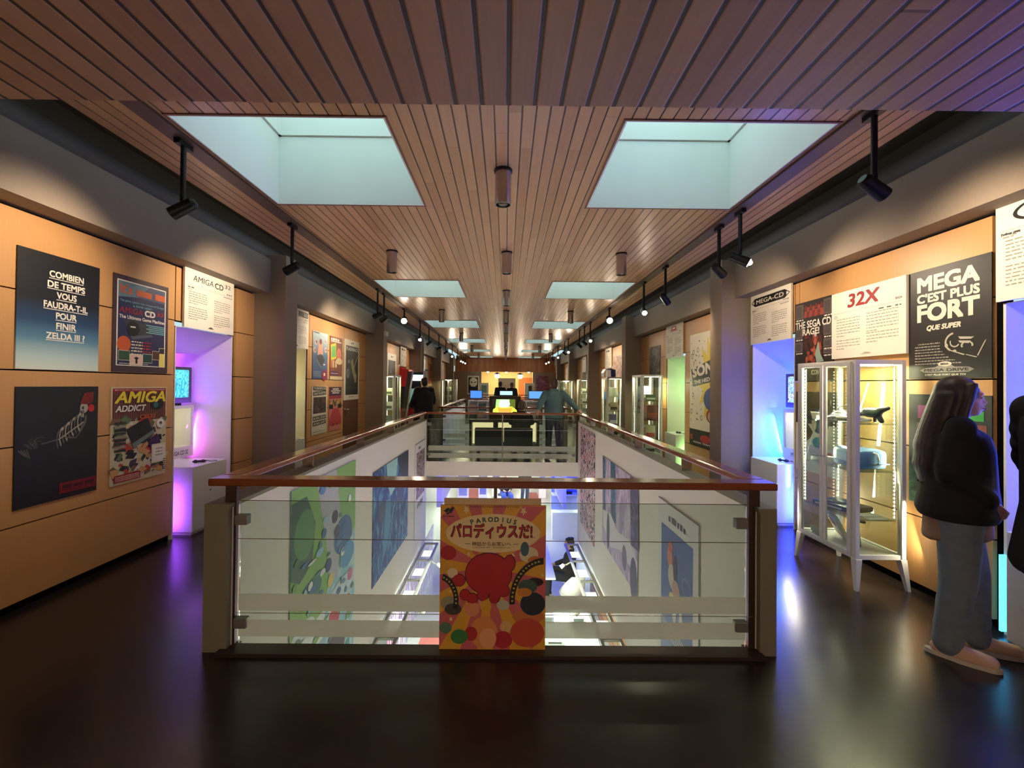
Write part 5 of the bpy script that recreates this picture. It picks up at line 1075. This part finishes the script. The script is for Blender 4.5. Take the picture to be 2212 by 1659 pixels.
# tilted game machine by the black-clad visitor
t = thing('arcade_machine','leaning arcade machine with silver edges and a bright top, by the black-clad visitor','arcade machine',(-2.75,12.45,0),.45)
Sx = Matrix(((1,0,.13,0),(0,1,0,0),(0,0,1,0),(0,0,0,1)))
for s in (-1,1):
    MB(Sx).bx(s*.16-.018,s*.16+.018,-.25,-.21,.1,2.0).build('silver_edge', mt('silver_edge',(196,184,184),.3,.3), t); MB(Sx).bx(s*.16-.012,s*.16+.012,-.21,.3,.0,1.98).build('side_panel', BLK, t)
MB(Sx).bx(-.148,.148,-.2,.28,0,1.95).build('body', BLK, t); MB(Sx).bx(-.142,.142,-.235,-.201,1.1,1.5).build('screen', emit('arcade_screen',(120,170,160),.5), t); MB(Sx).bx(-.142,.142,-.24,-.201,1.72,1.88).build('marquee', emit('marquee',(210,250,246),2.2), t); MB(Sx).bx(-.142,.142,-.21,-.201,.15,.95).build('red_panel', ink((160,24,34)), t)
# emergency light box on the second left column
t = thing('emergency_light','small white emergency light box on the second left column','lamp',(-2.98,11.0,2.86)); MB().bx(-.02,.04,-.1,.1,-.06,.06,bev=.01).build('housing', WLAM, t); MB().bx(.041,.044,-.08,.08,-.035,.035).build('diffuser', mt('diffuser',(230,230,226),.3), t)
t = thing('conduit','thin vertical metal conduit on the second left column face','pipe',(-2.975,16.05,0)); MB().cyl((0,0,0),(0,0,3.3),.02,seg=10).build('pipe', STEEL, t, smooth=True)
for z in (.6,1.8,2.9): MB().bx(-.03,.01,-.03,.03,z-.012,z+.012).build('bracket', STEEL, t)
# ================================================================== LOWER STOREY
LF = -3.0
CARP = mt('red_carpet', (164,90,84), .95, var=.06, scale=80)
for k,(x0,x1,y0,y1,l) in enumerate([(-1.75,-.85,17.5,19.8,'dusty red carpet patch on the lower floor, left of the visitors\' legs'),(1.0,1.4,18.0,19.2,'dusty red carpet patch on the lower floor, right of the visitors\' legs'),(-.9,-.1,24.0,28.0,'farthest red carpet strip on the lower floor'),(-1.5,-.2,5.6,8.3,'red carpet patch on the lower floor, just beyond the nearest glass')]):
    single('carpet', l, 'carpet', MB().bx(-(x1-x0)/2,(x1-x0)/2,-(y1-y0)/2,(y1-y0)/2,0,.012), CARP, ((x0+x1)/2,(y0+y1)/2,LF))
ALU = mt('pale_aluminium', (136,132,122), .4, .3)
def rig(side, X, ya, yb, label):
    s = -1 if side == 'left' else 1
    t = thing('lighting_rig', label, 'lighting rig', (X,(ya+yb)/2,-1.62)); L_ = (yb-ya)/2
    s = -s
    for u in (.03,.28): MB().bx(s*u-.02,s*u+.02,-L_,L_,-.06,-.02).build('rail', ALU, t)
    n = int((yb-ya)/.75)
    for k in range(n+1):
        y = -L_+k*2*L_/n; MB().bx(min(s*.01,s*.30),max(s*.01,s*.30),y-.02,y+.02,-.055,-.025).build('crossbar', ALU, t)
        if k % 2 == 0:
            MB().tube([(s*.28,y,-.05),(s*.38,y-.02,-.10),(s*.44,y-.05,-.09)],.012).build('arm', ALU, t)
            MB().cyl((s*.43,y-.05,-.09),(s*.49,y-.07,-.13),.03,.035,12).build('lamp_head', WMET, t)
        if k < n: MB().bx(min(s*.08,s*.24),max(s*.08,s*.24),y+.2,y+.48,-.052,-.045).build('light_panel', emit('rig_panel',(255,250,240),2.4), t)
    return t
rig('left',-1.655,3.2,9.2,'pale metal lighting rig hanging below the left wall of the void')
rig('right',1.545,3.2,9.2,'pale metal lighting rig hanging below the right wall of the void')
WOODL = plank_mat('lower_wood', (176,126,84), (150,100,64), .18, across='Z', along='Y', rough=.35)
t = thing('wall_shelving','wooden wall shelving with bright panels, below the right wall of the void','shelving',(1.9,6.6,LF))
MB().bx(0,.3,-3.2,3.2,0,.5).build('base', WOODL, t); MB().bx(.28,.3,-3.2,3.2,.5,1.3).build('back', WOODL, t)
for k in range(5): MB().bx(.255,.279,-2.8+1.25*k,-2.3+1.25*k,.55,1.25).build('light_panel', emit('rig_panel',(255,250,240),2.4), t)
for k in range(8): MB().bx(.05,.2,-3.0+.75*k,-2.6+.75*k,.5,.75).build('exhibit', ink([(190,196,190),(90,80,70),(226,226,220),(150,110,80)][k%4]), t)
t = thing('white_table','white table with exhibits on the lower floor, right of the game poster','table',(.9,7.1,LF))
MB().bx(-.45,.55,-.6,.6,.70,.74).build('table_top', WLAM, t)
for sx in (-.4,.5):
    for sy in (-.55,.55): MB().cyl((sx,sy,0),(sx,sy,.7),.025,seg=10).build('leg', WMET, t)
for k,(x,y,w,d,h,c,l) in enumerate([(.78,6.8,.3,.22,.05,(206,210,206),'pale keyboard lying on the white table below the glass'),(1.2,7.2,.24,.2,.22,(196,206,196),'small white box with dark print on the white table'),(.72,7.4,.22,.22,.1,(90,84,100),'dark violet case at the far end of the white table')]):
    t = thing('exhibit_box', l, 'box', (x,y,LF+.741)); MB().bx(-w/2,w/2,-d/2,d/2,0,h,bev=.008).build('body', ink(c), t); MB().bx(-w/3,w/3,-d/2-.002,-d/2,h*.3,h*.8).build('front_print', ink((60,70,64)), t)
BLP = mt('lower_blue_panel', (120,130,190), .3)
t = thing('desk','blue-lit desk at which the seated person plays, on the lower floor','desk',(.70,9.9,LF))
MB().bx(-.35,.35,-.9,.9,.70,.74).build('desk_top', WLAM, t); MB().bx(-.33,-.28,-.85,.85,0,.70).build('side_panel', WLAM, t); MB().bx(.0,.3,.80,.85,0,.70).build('side_panel', WLAM, t)
t = thing('monitor','dark monitor on the blue-lit desk of the lower floor','screen',(.70,10.3,LF+.741),.9); MB().bx(-.25,.25,-.02,.02,.08,.42).build('bezel', BLK, t); MB().bx(-.1,.1,-.08,.08,0,.08).build('stand', BLK, t)
light('lower_blue_wash','AREA',(1.3,11.2,-.45),70,(40,60,255),.8,1.6,aim=(1.1,11.2,-3)); light('lower_blue_wash','AREA',(1.3,13.5,-.9),70,(40,60,255),.8,1.6,aim=(1.6,13.6,-3)); light('lower_blue_wash','AREA',(-1.2,11.0,-.45),40,(90,80,255),.6,1.2,aim=(-1.6,10.6,-3))
t = thing('wall_case','blue-lit wall case with two small exhibits, lower storey on the right','display case',(1.75,13.6,LF)); MB().bx(-.3,.5,-.2,.2,0,.8).build('base', WLAM, t); MB().bx(-.3,.5,.15,.2,.8,1.9).build('back', BLP, t); MB().bx(-.3,.5,-.2,.15,1.3,1.33).build('shelf', WLAM, t); MB().bx(-.15,-.05,-.1,0,1.33,1.45).build('exhibit', BLK, t); MB().bx(.1,.3,-.1,0,1.33,1.40).build('exhibit', BLK, t)
for k,(x,y,w,h,c,l) in enumerate([(-1.4,15.2,.35,1.6,(196,186,226),'lilac-lit white column stand, lower floor left'),(-.75,15.6,.3,1.5,(222,222,226),'white column stand beside the lilac one, lower floor'),(-.35,18.6,.35,1.1,(226,226,230),'white cube stand near the red carpet, lower floor'),(1.55,18.4,.3,1.2,(226,206,206),'pinkish white stand on the right red carpet, lower floor')]):
    t = thing('exhibit_stand', l, 'stand', (x,y,LF)); MB().bx(-w/2,w/2,-w/2,w/2,0,h,bev=.01).build('body', ink(c), t); MB().bx(-w/2+.04,w/2-.04,-w/2-.003,-w/2,h*.55,h*.9).build('front_panel', ink((120,120,190)), t)
t = thing('shell_chair','white moulded shell chair behind the seated person, lower floor','chair',(1.36,9.05,LF),0.5)
m = MB(); n_ = 14; rows = []
for j,(z,r,dy,op) in enumerate([(.42,.22,.0,1.0),(.50,.25,.02,.95),(.62,.26,.05,.8),(.76,.24,.08,.62),(.86,.19,.11,.45)]):
    rows.append([(r*math.sin((i/(n_-1)-.5)*2*PI*op*.62), -r*math.cos((i/(n_-1)-.5)*2*PI*op*.62)+dy*-1, z) for i in range(n_)])
vs = [p for r in rows for p in r]; fs = [(j*n_+i,j*n_+i+1,(j+1)*n_+i+1,(j+1)*n_+i) for j in range(len(rows)-1) for i in range(n_-1)]
m.faces(vs, fs); o = m.build('backrest', WLAM, t, smooth=True); md = o.modifiers.new('thick','SOLIDIFY'); md.thickness = .015
MB().ring_loft([(0,0,.40,.20,.20),(0,0,.43,.235,.235),(0,0,.445,.22,.22)],20).build('seat', WLAM, t, smooth='auto')
for sx in (-1,1):
    for sy in (-1,1): MB().cyl((sx*.13,sy*.13,.41),(sx*.2,sy*.2,0),.014,.012,10).build('leg', WMET, t)
# ================================================================== PEOPLE
SKIN = mt('skin', (196,146,120), .5, var=.04, scale=12)
def V(*a): return Vector(a)
def hand(m, w, d, n, s):
    """palm and five bent fingers from wrist w along d; n: palm normal, s: side the thumb is on (+1/-1)"""
    d = d.normalized(); n = (n-n.dot(d)*d).normalized(); u = d.cross(n)*s
    m.cap(w, w+d*.03, .026, .03, 10); 
    for k in range(4):
        o = w+d*.03+u*(.027-.018*k); q = w+d*(.085-.004*abs(k-1.2))+u*(.029-.019*k); m.cap(o, q, .013, .011, 8)
        L_ = [.040,.046,.043,.033][k]; p1 = q+d*L_*.9+n*L_*.35; p2 = p1+d*L_*.35+n*L_*.75; m.cap(q,p1,.0095,.0085,8); m.cap(p1,p2,.0085,.0075,8)
    b = w+d*.022+u*.026; p1 = b+d*.03+u*.028+n*.012; p2 = p1+d*.026+u*.006+n*.014; m.cap(b,p1,.013,.011,8); m.cap(p1,p2,.010,.0085,8)
def std(h=1.75, **kw):
    k = h/1.75
    J = dict(hipL=V(-.09,0,.90),kneeL=V(-.105,.03,.49),ankL=V(-.11,-.02,.085),toeL=V(-.135,.16,.03),shL=V(-.175,-.01,1.425),elL=V(-.235,-.03,1.14),wrL=V(-.235,.06,.90),
             hipR=V(.09,0,.90),kneeR=V(.105,.03,.49),ankR=V(.11,-.02,.085),toeR=V(.135,.16,.03),shR=V(.175,-.01,1.425),elR=V(.235,-.03,1.14),wrR=V(.235,.06,.90),
             pel=V(0,0,.93),wai=V(0,.005,1.10),che=V(0,0,1.29),nek=V(0,-.01,1.455),hed=V(0,.02,1.615))
    J = {a: b*k for a, b in J.items()}
    for a, b in kw.items(): J[a] = V(*b)
    return J
def ell_between(m, a, b, ra, rb, n=4):
    for i in range(n+1):
        t = i/n; c = a.lerp(b,t); m.sph(c, tuple(x+(y-x)*t for x,y in zip(ra,rb)), 14)
def body(J, parent, vox=.009, face=True, palm=None):
    m = MB(); f = 1.0
    h = J['hed']; hd = (h-J['nek']).normalized(); fwd = V(0,1,0)
    m.sph(h+V(0,-.012,.015), (.074,.095,.10)); m.sph(h+V(0,.028,-.045), (.056,.062,.066)); m.sph(h+V(0,.055,-.085),(.03,.028,.026))
    if face:
        m.cap(h+V(0,.082,.005), h+V(0,.098,-.028), .009, .013, 8); m.sph(h+V(0,.094,-.062),(.024,.010,.008)); m.sph(h+V(0,.080,.028),(.055,.014,.012))
        for s in (-1,1): m.sph(h+V(s*.076,-.005,-.012),(.012,.020,.032)); m.sph(h+V(s*.03,.078,.004),(.014,.010,.009))
    m.cap(J['nek']-hd*.03, h-hd*.07, .058, .05)
    ell_between(m, J['pel'], J['wai'], (.155,.115,.09), (.125,.095,.09)); ell_between(m, J['wai'], J['che'], (.125,.095,.09), (.155,.11,.11)); m.sph(J['nek']-V(0,0,.05),(.12,.07,.06))
    for s in 'LR':
        m.cap(J['nek']-V(0,0,.05), J['sh'+s], .05, .055); m.cap(J['sh'+s], J['el'+s], .052, .041); m.cap(J['el'+s], J['wr'+s], .041, .027)
        m.cap(J['hip'+s], J['knee'+s], .082, .055); m.cap(J['knee'+s], J['ank'+s], .055, .038); m.cap(J['ank'+s]-V(0,0,.04), (J['ank'+s]-V(0,0,.045)).lerp(J['toe'+s],.6), .03, .02)
        d = J['wr'+s]-J['el'+s]; pn = (palm or {}).get(s) or (V(1,0,0) if s == 'L' else V(-1,0,0)); dd = (palm or {}).get('d'+s) or d
        hand(m, J['wr'+s], dd, pn, -1 if s == 'R' else 1)
    o = m.build('body', SKIN, parent, rem=vox)
    if face:
        for s in (-1,1):
            e = MB(); e.sph(h+V(s*.031,.081,.004), .0085, 10); e.build('eye', mt('eye_white',(230,226,220),.2), o, smooth=True)
        MB().sph(h+V(0,.1005,-.062),(.022,.006,.006),10).build('lips', mt('lips',(160,90,84),.4), o, smooth=True)
    return o
def torso_cloth(J, parent, mat, name='jacket', hem=.86, puff=1.0, sleeve=(.075,.06,.05), hemw=(.18,.13), vox=.012, hood=False, collar=True, shift=0.0):
    m = MB(); z0 = hem; t = J['wai']; c = J['che']; n = J['nek']; p = J['pel']
    def at(z):
        pts = [p,t,c,n]
        for a, b in zip(pts, pts[1:]):
            if a.z <= z <= b.z: return a.lerp(b,(z-a.z)/(b.z-a.z))
        return V(p.x,p.y,z) if z < p.z else n
    rr = [(z0,hemw[0]*.94,hemw[1]*.94),(z0+.05,hemw[0]*1.04,hemw[1]*1.04),((z0+c.z)/2,.185*puff,.145*puff),(c.z,.19*puff,.14*puff),(c.z+.09,.185*puff,.125*puff),(n.z-.02,.10,.085),(n.z+.02,.072,.072)]
    m.ring_loft([(at(z).x,at(z).y+shift,z,rx,ry) for z,rx,ry in rr], 24)
    for s in 'LR':
        m.cap(at(n.z-.06), J['sh'+s], .07, sleeve[0]); m.cap(J['sh'+s], J['el'+s], sleeve[0], sleeve[1]); d = (J['wr'+s]-J['el'+s]).normalized(); m.cap(J['el'+s], J['wr'+s]-d*.02, sleeve[1], sleeve[2])
        for k in range(3): q = J['sh'+s].lerp(J['el'+s], .35+.25*k); m.sph(q+V(0,-.012,0), sleeve[0]*.98)
    if hood: m.sph(n+V(0,-.085,-.01),(.125,.065,.075)); m.sph(n+V(0,-.07,.04),(.105,.06,.05)); m.cap(n+V(-.09,-.02,.01), n+V(.09,-.02,.01), .045,.045)
    elif collar: m.cap(n+V(-.05,-.02,.01), n+V(.05,-.02,.01), .05,.05)
    return m.build(name, mat, parent, rem=vox)
def trousers(J, parent, mat, r=(.105,.075,.065), vox=.012, cut=.06):
    m = MB(); m.sph(J['pel'],(.165,.125,.10)); m.sph(J['pel']+V(0,-.02,-.06),(.155,.13,.10))
    for s in 'LR':
        m.cap(J['hip'+s], J['knee'+s], r[0], r[1]); d = (J['ank'+s]-J['knee'+s]).normalized(); m.cap(J['knee'+s], J['ank'+s]-d*cut*0, r[1], r[2])
        for k in range(3): m.sph(J['knee'+s].lerp(J['ank'+s], .55+.18*k), r[2]*1.06+.004*(k%2))
    return m.build('trousers', mat, parent, rem=vox)
def shoes(J, parent, mat, sole):
    for s in 'LR':
        a, t = J['ank'+s], J['toe'+s]; d = (t-a); d.z = 0; d.normalize(); u = d.cross(V(0,0,1)); g = a.z-.085; b = V(a.x,a.y,g)-d*.055
        P = lambda l, w, z: b+d*l+u*w+V(0,0,z)
        m = MB(); m.cap(P(.015,0,.048),P(.09,0,.05),.040,.043); m.cap(P(.09,-.004,.05),P(.19,-.004,.046),.043,.044); m.cap(P(.19,.004,.046),P(.235,.0,.044),.043,.040); m.cap(P(.19,-.012,.044),P(.225,-.010,.042),.040,.038)
        m.cap(P(.05,0,.07),P(.055,0,.098),.042,.044); m.cap(P(.08,0,.075),P(.16,0,.055),.036,.036)
        o = m.build('shoe', mat, parent, rem=.008)
        n = 20; out = []
        for i in range(n):
            q = 2*PI*i/n; l = .118+.166*math.cos(q); w = (.047 if l > .11 else .041)*math.sin(q)*(1.0 if abs(math.cos(q)) < .8 else 1.12); out.append((l,w))
        m = MB(); m.loft([[P(l,w,.001) for l,w in out],[P(l,w,.026) for l,w in out]]); m.build('sole', sole, o)
def hair_short(J, parent, mat, vox=.009):
    h = J['hed']; m = MB(); m.sph(h+V(0,-.03,.035),(.084,.094,.098)); m.sph(h+V(0,-.055,-.02),(.072,.06,.075)); m.sph(h+V(0,.03,.085),(.06,.05,.035))
    r = random.Random(5)
    for k in range(26): t = r.uniform(0,6.28); z = r.uniform(-.02,.11); m.sph(h+V(.068*math.cos(t)*(1-z*2),-.045+.06*math.sin(t)*(1-z*2),.02+z), .022, 8)
    return m.build('hair', mat, parent, rem=vox)
def person(label, loc, rz, J, jac, tro, sho, hair, group=None, vox=.012, face=True, palm=None, jkw={}, tkw={}, longhair=False):
    t = thing('person', label, 'person', loc, rz, group)
    body(J, t, vox, face, palm); torso_cloth(J, t, jac, vox=max(vox,.011), **jkw); trousers(J, t, tro, vox=max(vox,.011), **tkw); shoes(J, t, sho, mt('shoe_sole',(200,192,180),.6))
    if not longhair: hair_short(J, t, hair, max(vox,.009))
    return t
BLKC = mt('black_cloth',(16,16,19),.85, var=.15, scale=30, bump=.1); JEAN = mt('washed_jeans',(106,118,132),.8, var=.12, scale=20, bump=.1); DJEAN = mt('dark_jeans',(30,32,42),.85, var=.12, scale=20)
TEAL = mt('teal_hoodie',(92,118,122),.9, var=.08, scale=40, bump=.1); BEIGE = mt('beige_shoe',(214,178,150),.7); DSHOE = mt('dark_shoe',(26,24,26),.6)
BRHAIR = mt('brown_hair',(40,26,22),.5, var=.25, scale=30); DHAIR = mt('dark_hair',(34,26,24),.55, var=.2, scale=30); GHAIR = mt('grey_brown_hair',(96,82,66),.6, var=.2, scale=30)
# --- long-haired visitor at the right
J = std(1.70, shL=(-.16,-.01,1.39), shR=(.16,-.01,1.39), elL=(-.185,-.05,1.12), wrL=(-.14,.10,.97), elR=(.185,-.05,1.12), wrR=(.14,.10,.97), ankL=(-.10,.09,.085), toeL=(-.13,.27,.03), kneeL=(-.10,.07,.48), ankR=(.10,-.06,.085), toeR=(.13,.13,.03), kneeR=(.10,-.01,.48))
wt = person('long-haired visitor in a black jacket and pale jeans, standing by the glass cabinet', (2.80,2.74,0), math.radians(-128), J, BLKC, JEAN, BEIGE, BRHAIR, vox=.009,
       jkw=dict(hem=.83,puff=1.2,sleeve=(.075,.078,.07),hemw=(.215,.19),shift=-.005), tkw=dict(r=(.115,.09,.072)), longhair=True)
m = MB(); R_ = []
for z, k_, dp in ((.735,.98,-.05),(.75,1.03,-.045),(.80,1.0,-.03),(.90,.96,0)):
    R_.append([(.172*k_*math.cos(2*PI*i/28)*(1+.03*math.sin(5*2*PI*i/28)), -.005+.158*k_*math.sin(2*PI*i/28), z+dp*(.5-.5*math.sin(2*PI*i/28))) for i in range(28)])
m.loft(R_); m.build('shirt', mt('dusty_pink_shirt',(140,112,96),.85,bump=.1), wt, rem=.01)
h = J['hed']; m = MB(); m.sph(h+V(0,-.028,.028),(.094,.108,.112)); r = random.Random(3)
R_ = [(0,h.y-.05,h.z+.03,.096,.08),(0,h.y-.075,h.z-.08,.114,.088),(0,h.y-.10,h.z-.19,.132,.095),(0,h.y-.125,h.z-.30,.145,.095),(0,h.y-.14,h.z-.42,.14,.085),(0,h.y-.145,h.z-.50,.11,.055)]
m.ring_loft(R_[::-1], 20)
for k in range(26):
    t_ = PI+ (k/25)*PI; pts = []
    for (x,y,z,rx,ry) in R_: pts.append((x+rx*.97*math.cos(t_)+.006*math.sin(k*3+z*9), y+ry*.97*math.sin(t_), z))
    m.tube(pts+[(pts[-1][0]*1.05,pts[-1][1],h.z-.50-.05*r.random())], .011, 6)
for s in (-1,1): m.tube([(s*.06,h.y+.04,h.z+.09),(s*.09,h.y+.02,h.z),(s*.105,h.y-.01,h.z-.12),(s*.115,h.y-.03,h.z-.26)], .026, 8)
m.build('hair', BRHAIR, wt, rem=.0085)
# --- tall visitor cut by the right edge
J = std(1.86, elL=(-.26,.08,1.2), wrL=(-.16,.27,1.12), elR=(.26,.08,1.2), wrR=(.16,.27,1.12))
person('tall visitor in a long black coat, cut off by the right edge of the photo', (2.88,2.24,0), math.radians(-95), J, BLKC, DJEAN, DSHOE, DHAIR, vox=.012, jkw=dict(name='coat',hem=.66,puff=1.12,hemw=(.25,.19),sleeve=(.085,.075,.055)))
# --- hooded man leaning back on the far rail
J = std(1.77, shL=(-.19,-.01,1.44), shR=(.19,-.01,1.44), elL=(-.30,-.13,1.25), wrL=(-.36,-.275,1.085), elR=(.36,-.12,1.25), wrR=(.50,-.265,1.09), ankL=(-.12,.02,.085), ankR=(.13,.0,.085))
person('man in a teal hooded sweatshirt seen from behind, both hands on the far rail', (1.07,9.78,0), 0, J, TEAL, DJEAN, DSHOE, mt('reddish_brown_hair',(72,48,38),.6,var=.25,scale=30), vox=.008,
       palm=dict(L=V(0,.25,-1),R=V(0,.25,-1),dL=V(-.3,-1,-.15),dR=V(.3,-1,-.15)), jkw=dict(name='hooded_sweatshirt',hem=.90,puff=1.16,hemw=(.20,.155),hood=True,sleeve=(.08,.072,.05)))
# --- man on the sofa
def seated(seat, **kw):
    J = std(1.75)
    o = seat+.09-J['pel'].z
    for k in J: J[k] = J[k]+V(0,0,o)
    for s,x in (('L',-1),('R',1)):
        J['hip'+s] = V(x*.09,.03,seat+.09); J['knee'+s] = V(x*.14,.46,seat+.08); J['ank'+s] = V(x*.14,.48,.085); J['toe'+s] = V(x*.17,.66,.03)
        J['el'+s] = V(x*.25,.10,seat+.32); J['wr'+s] = V(x*.13,.32,seat+.26)
    for a, b in kw.items(): J[a] = V(*b)
    return J
J = seated(.42, hed=(0,.03,1.125), nek=(0,0,.965), che=(0,-.02,.82), shL=(-.175,-.01,.93), shR=(.175,-.01,.93))
person('grey-haired man in a black jacket sitting on the sofa, seen from behind', (.385,10.42,0), 0, J, BLKC, DJEAN, DSHOE, GHAIR, vox=.011, jkw=dict(hem=.50,puff=1.15,hemw=(.2,.16)), tkw=dict(r=(.10,.078,.065)))
# --- black-clad visitor on the left
J = std(1.80, elL=(-.26,.06,1.17), wrL=(-.22,.30,1.08), elR=(.27,.04,1.17), wrR=(.20,.28,1.06))
person('visitor all in black with back turned, at the leaning arcade machine on the left', (-2.07,11.3,0), math.radians(38), J, BLKC, BLKC, DSHOE, DHAIR, vox=.011, jkw=dict(name='coat',hem=.72,puff=1.32,hemw=(.27,.20),sleeve=(.1,.085,.06)), tkw=dict(r=(.12,.09,.08)))
# --- two dark figures beyond the second void
J = std(1.78); person('dark-coated visitor facing the lit room, left one of the pair above the kiosk', (-.24,20.2,0), .3, J, BLKC, DJEAN, DSHOE, DHAIR, vox=.015, jkw=dict(name='coat',hem=.7,puff=1.15,hemw=(.22,.17)))
J = std(1.74); person('brown-haired dark-coated visitor, right one of the pair above the kiosk', (.30,20.65,0), -.2, J, mt('brown_black_cloth',(34,28,24),.85), DJEAN, DSHOE, GHAIR, vox=.015, jkw=dict(name='coat',hem=.7,puff=1.1,hemw=(.22,.17)))
# --- lower storey
LF = -3.0
t = thing('stool','low round stool under the seated player, lower floor','stool',(1.42,9.62,LF)); MB().cyl((0,0,.41),(0,0,.44),.17,seg=20).build('seat', WLAM, t, smooth='auto'); MB().cyl((0,0,0),(0,0,.41),.03,seg=10).cyl((0,0,0),(0,0,.02),.15,seg=18).build('stem', STEEL, t)
J = seated(.44); person('dark-haired person in dark clothes seated at the blue-lit desk, lower floor', (1.42,9.62,LF), math.radians(75), J, BLKC, DJEAN, DSHOE, DHAIR, vox=.011, jkw=dict(hem=.52,puff=1.0,hemw=(.18,.14)))
J = seated(.36); person('person in bright blue jeans sitting on a low block, lower floor', (.02,17.3,LF), PI+.2, J, BLKC, mt('blue_jeans',(40,60,150),.8,var=.1,scale=20), DSHOE, DHAIR, vox=.014, jkw=dict(hem=.46,puff=1.0,hemw=(.18,.14)), tkw=dict(r=(.12,.10,.09)))
t = thing('seat_block','white block seat under the person in blue jeans, lower floor','seat',(.02,17.33,LF)); MB().bx(-.3,.3,-.22,.2,0,.355,bev=.01).build('block', WLAM, t); MB().bx(-.28,.28,-.20,.18,.356,.362).build('pad', ink((60,60,70)), t)
J = std(1.75); person('standing person in dark jeans and black shoes, right of the blue jeans, lower floor', (.80,17.6,LF), PI+.5, J, BLKC, mt('indigo_jeans',(44,52,74),.8), DSHOE, DHAIR, vox=.014, jkw=dict(hem=.9,puff=1.05,hemw=(.19,.14)))
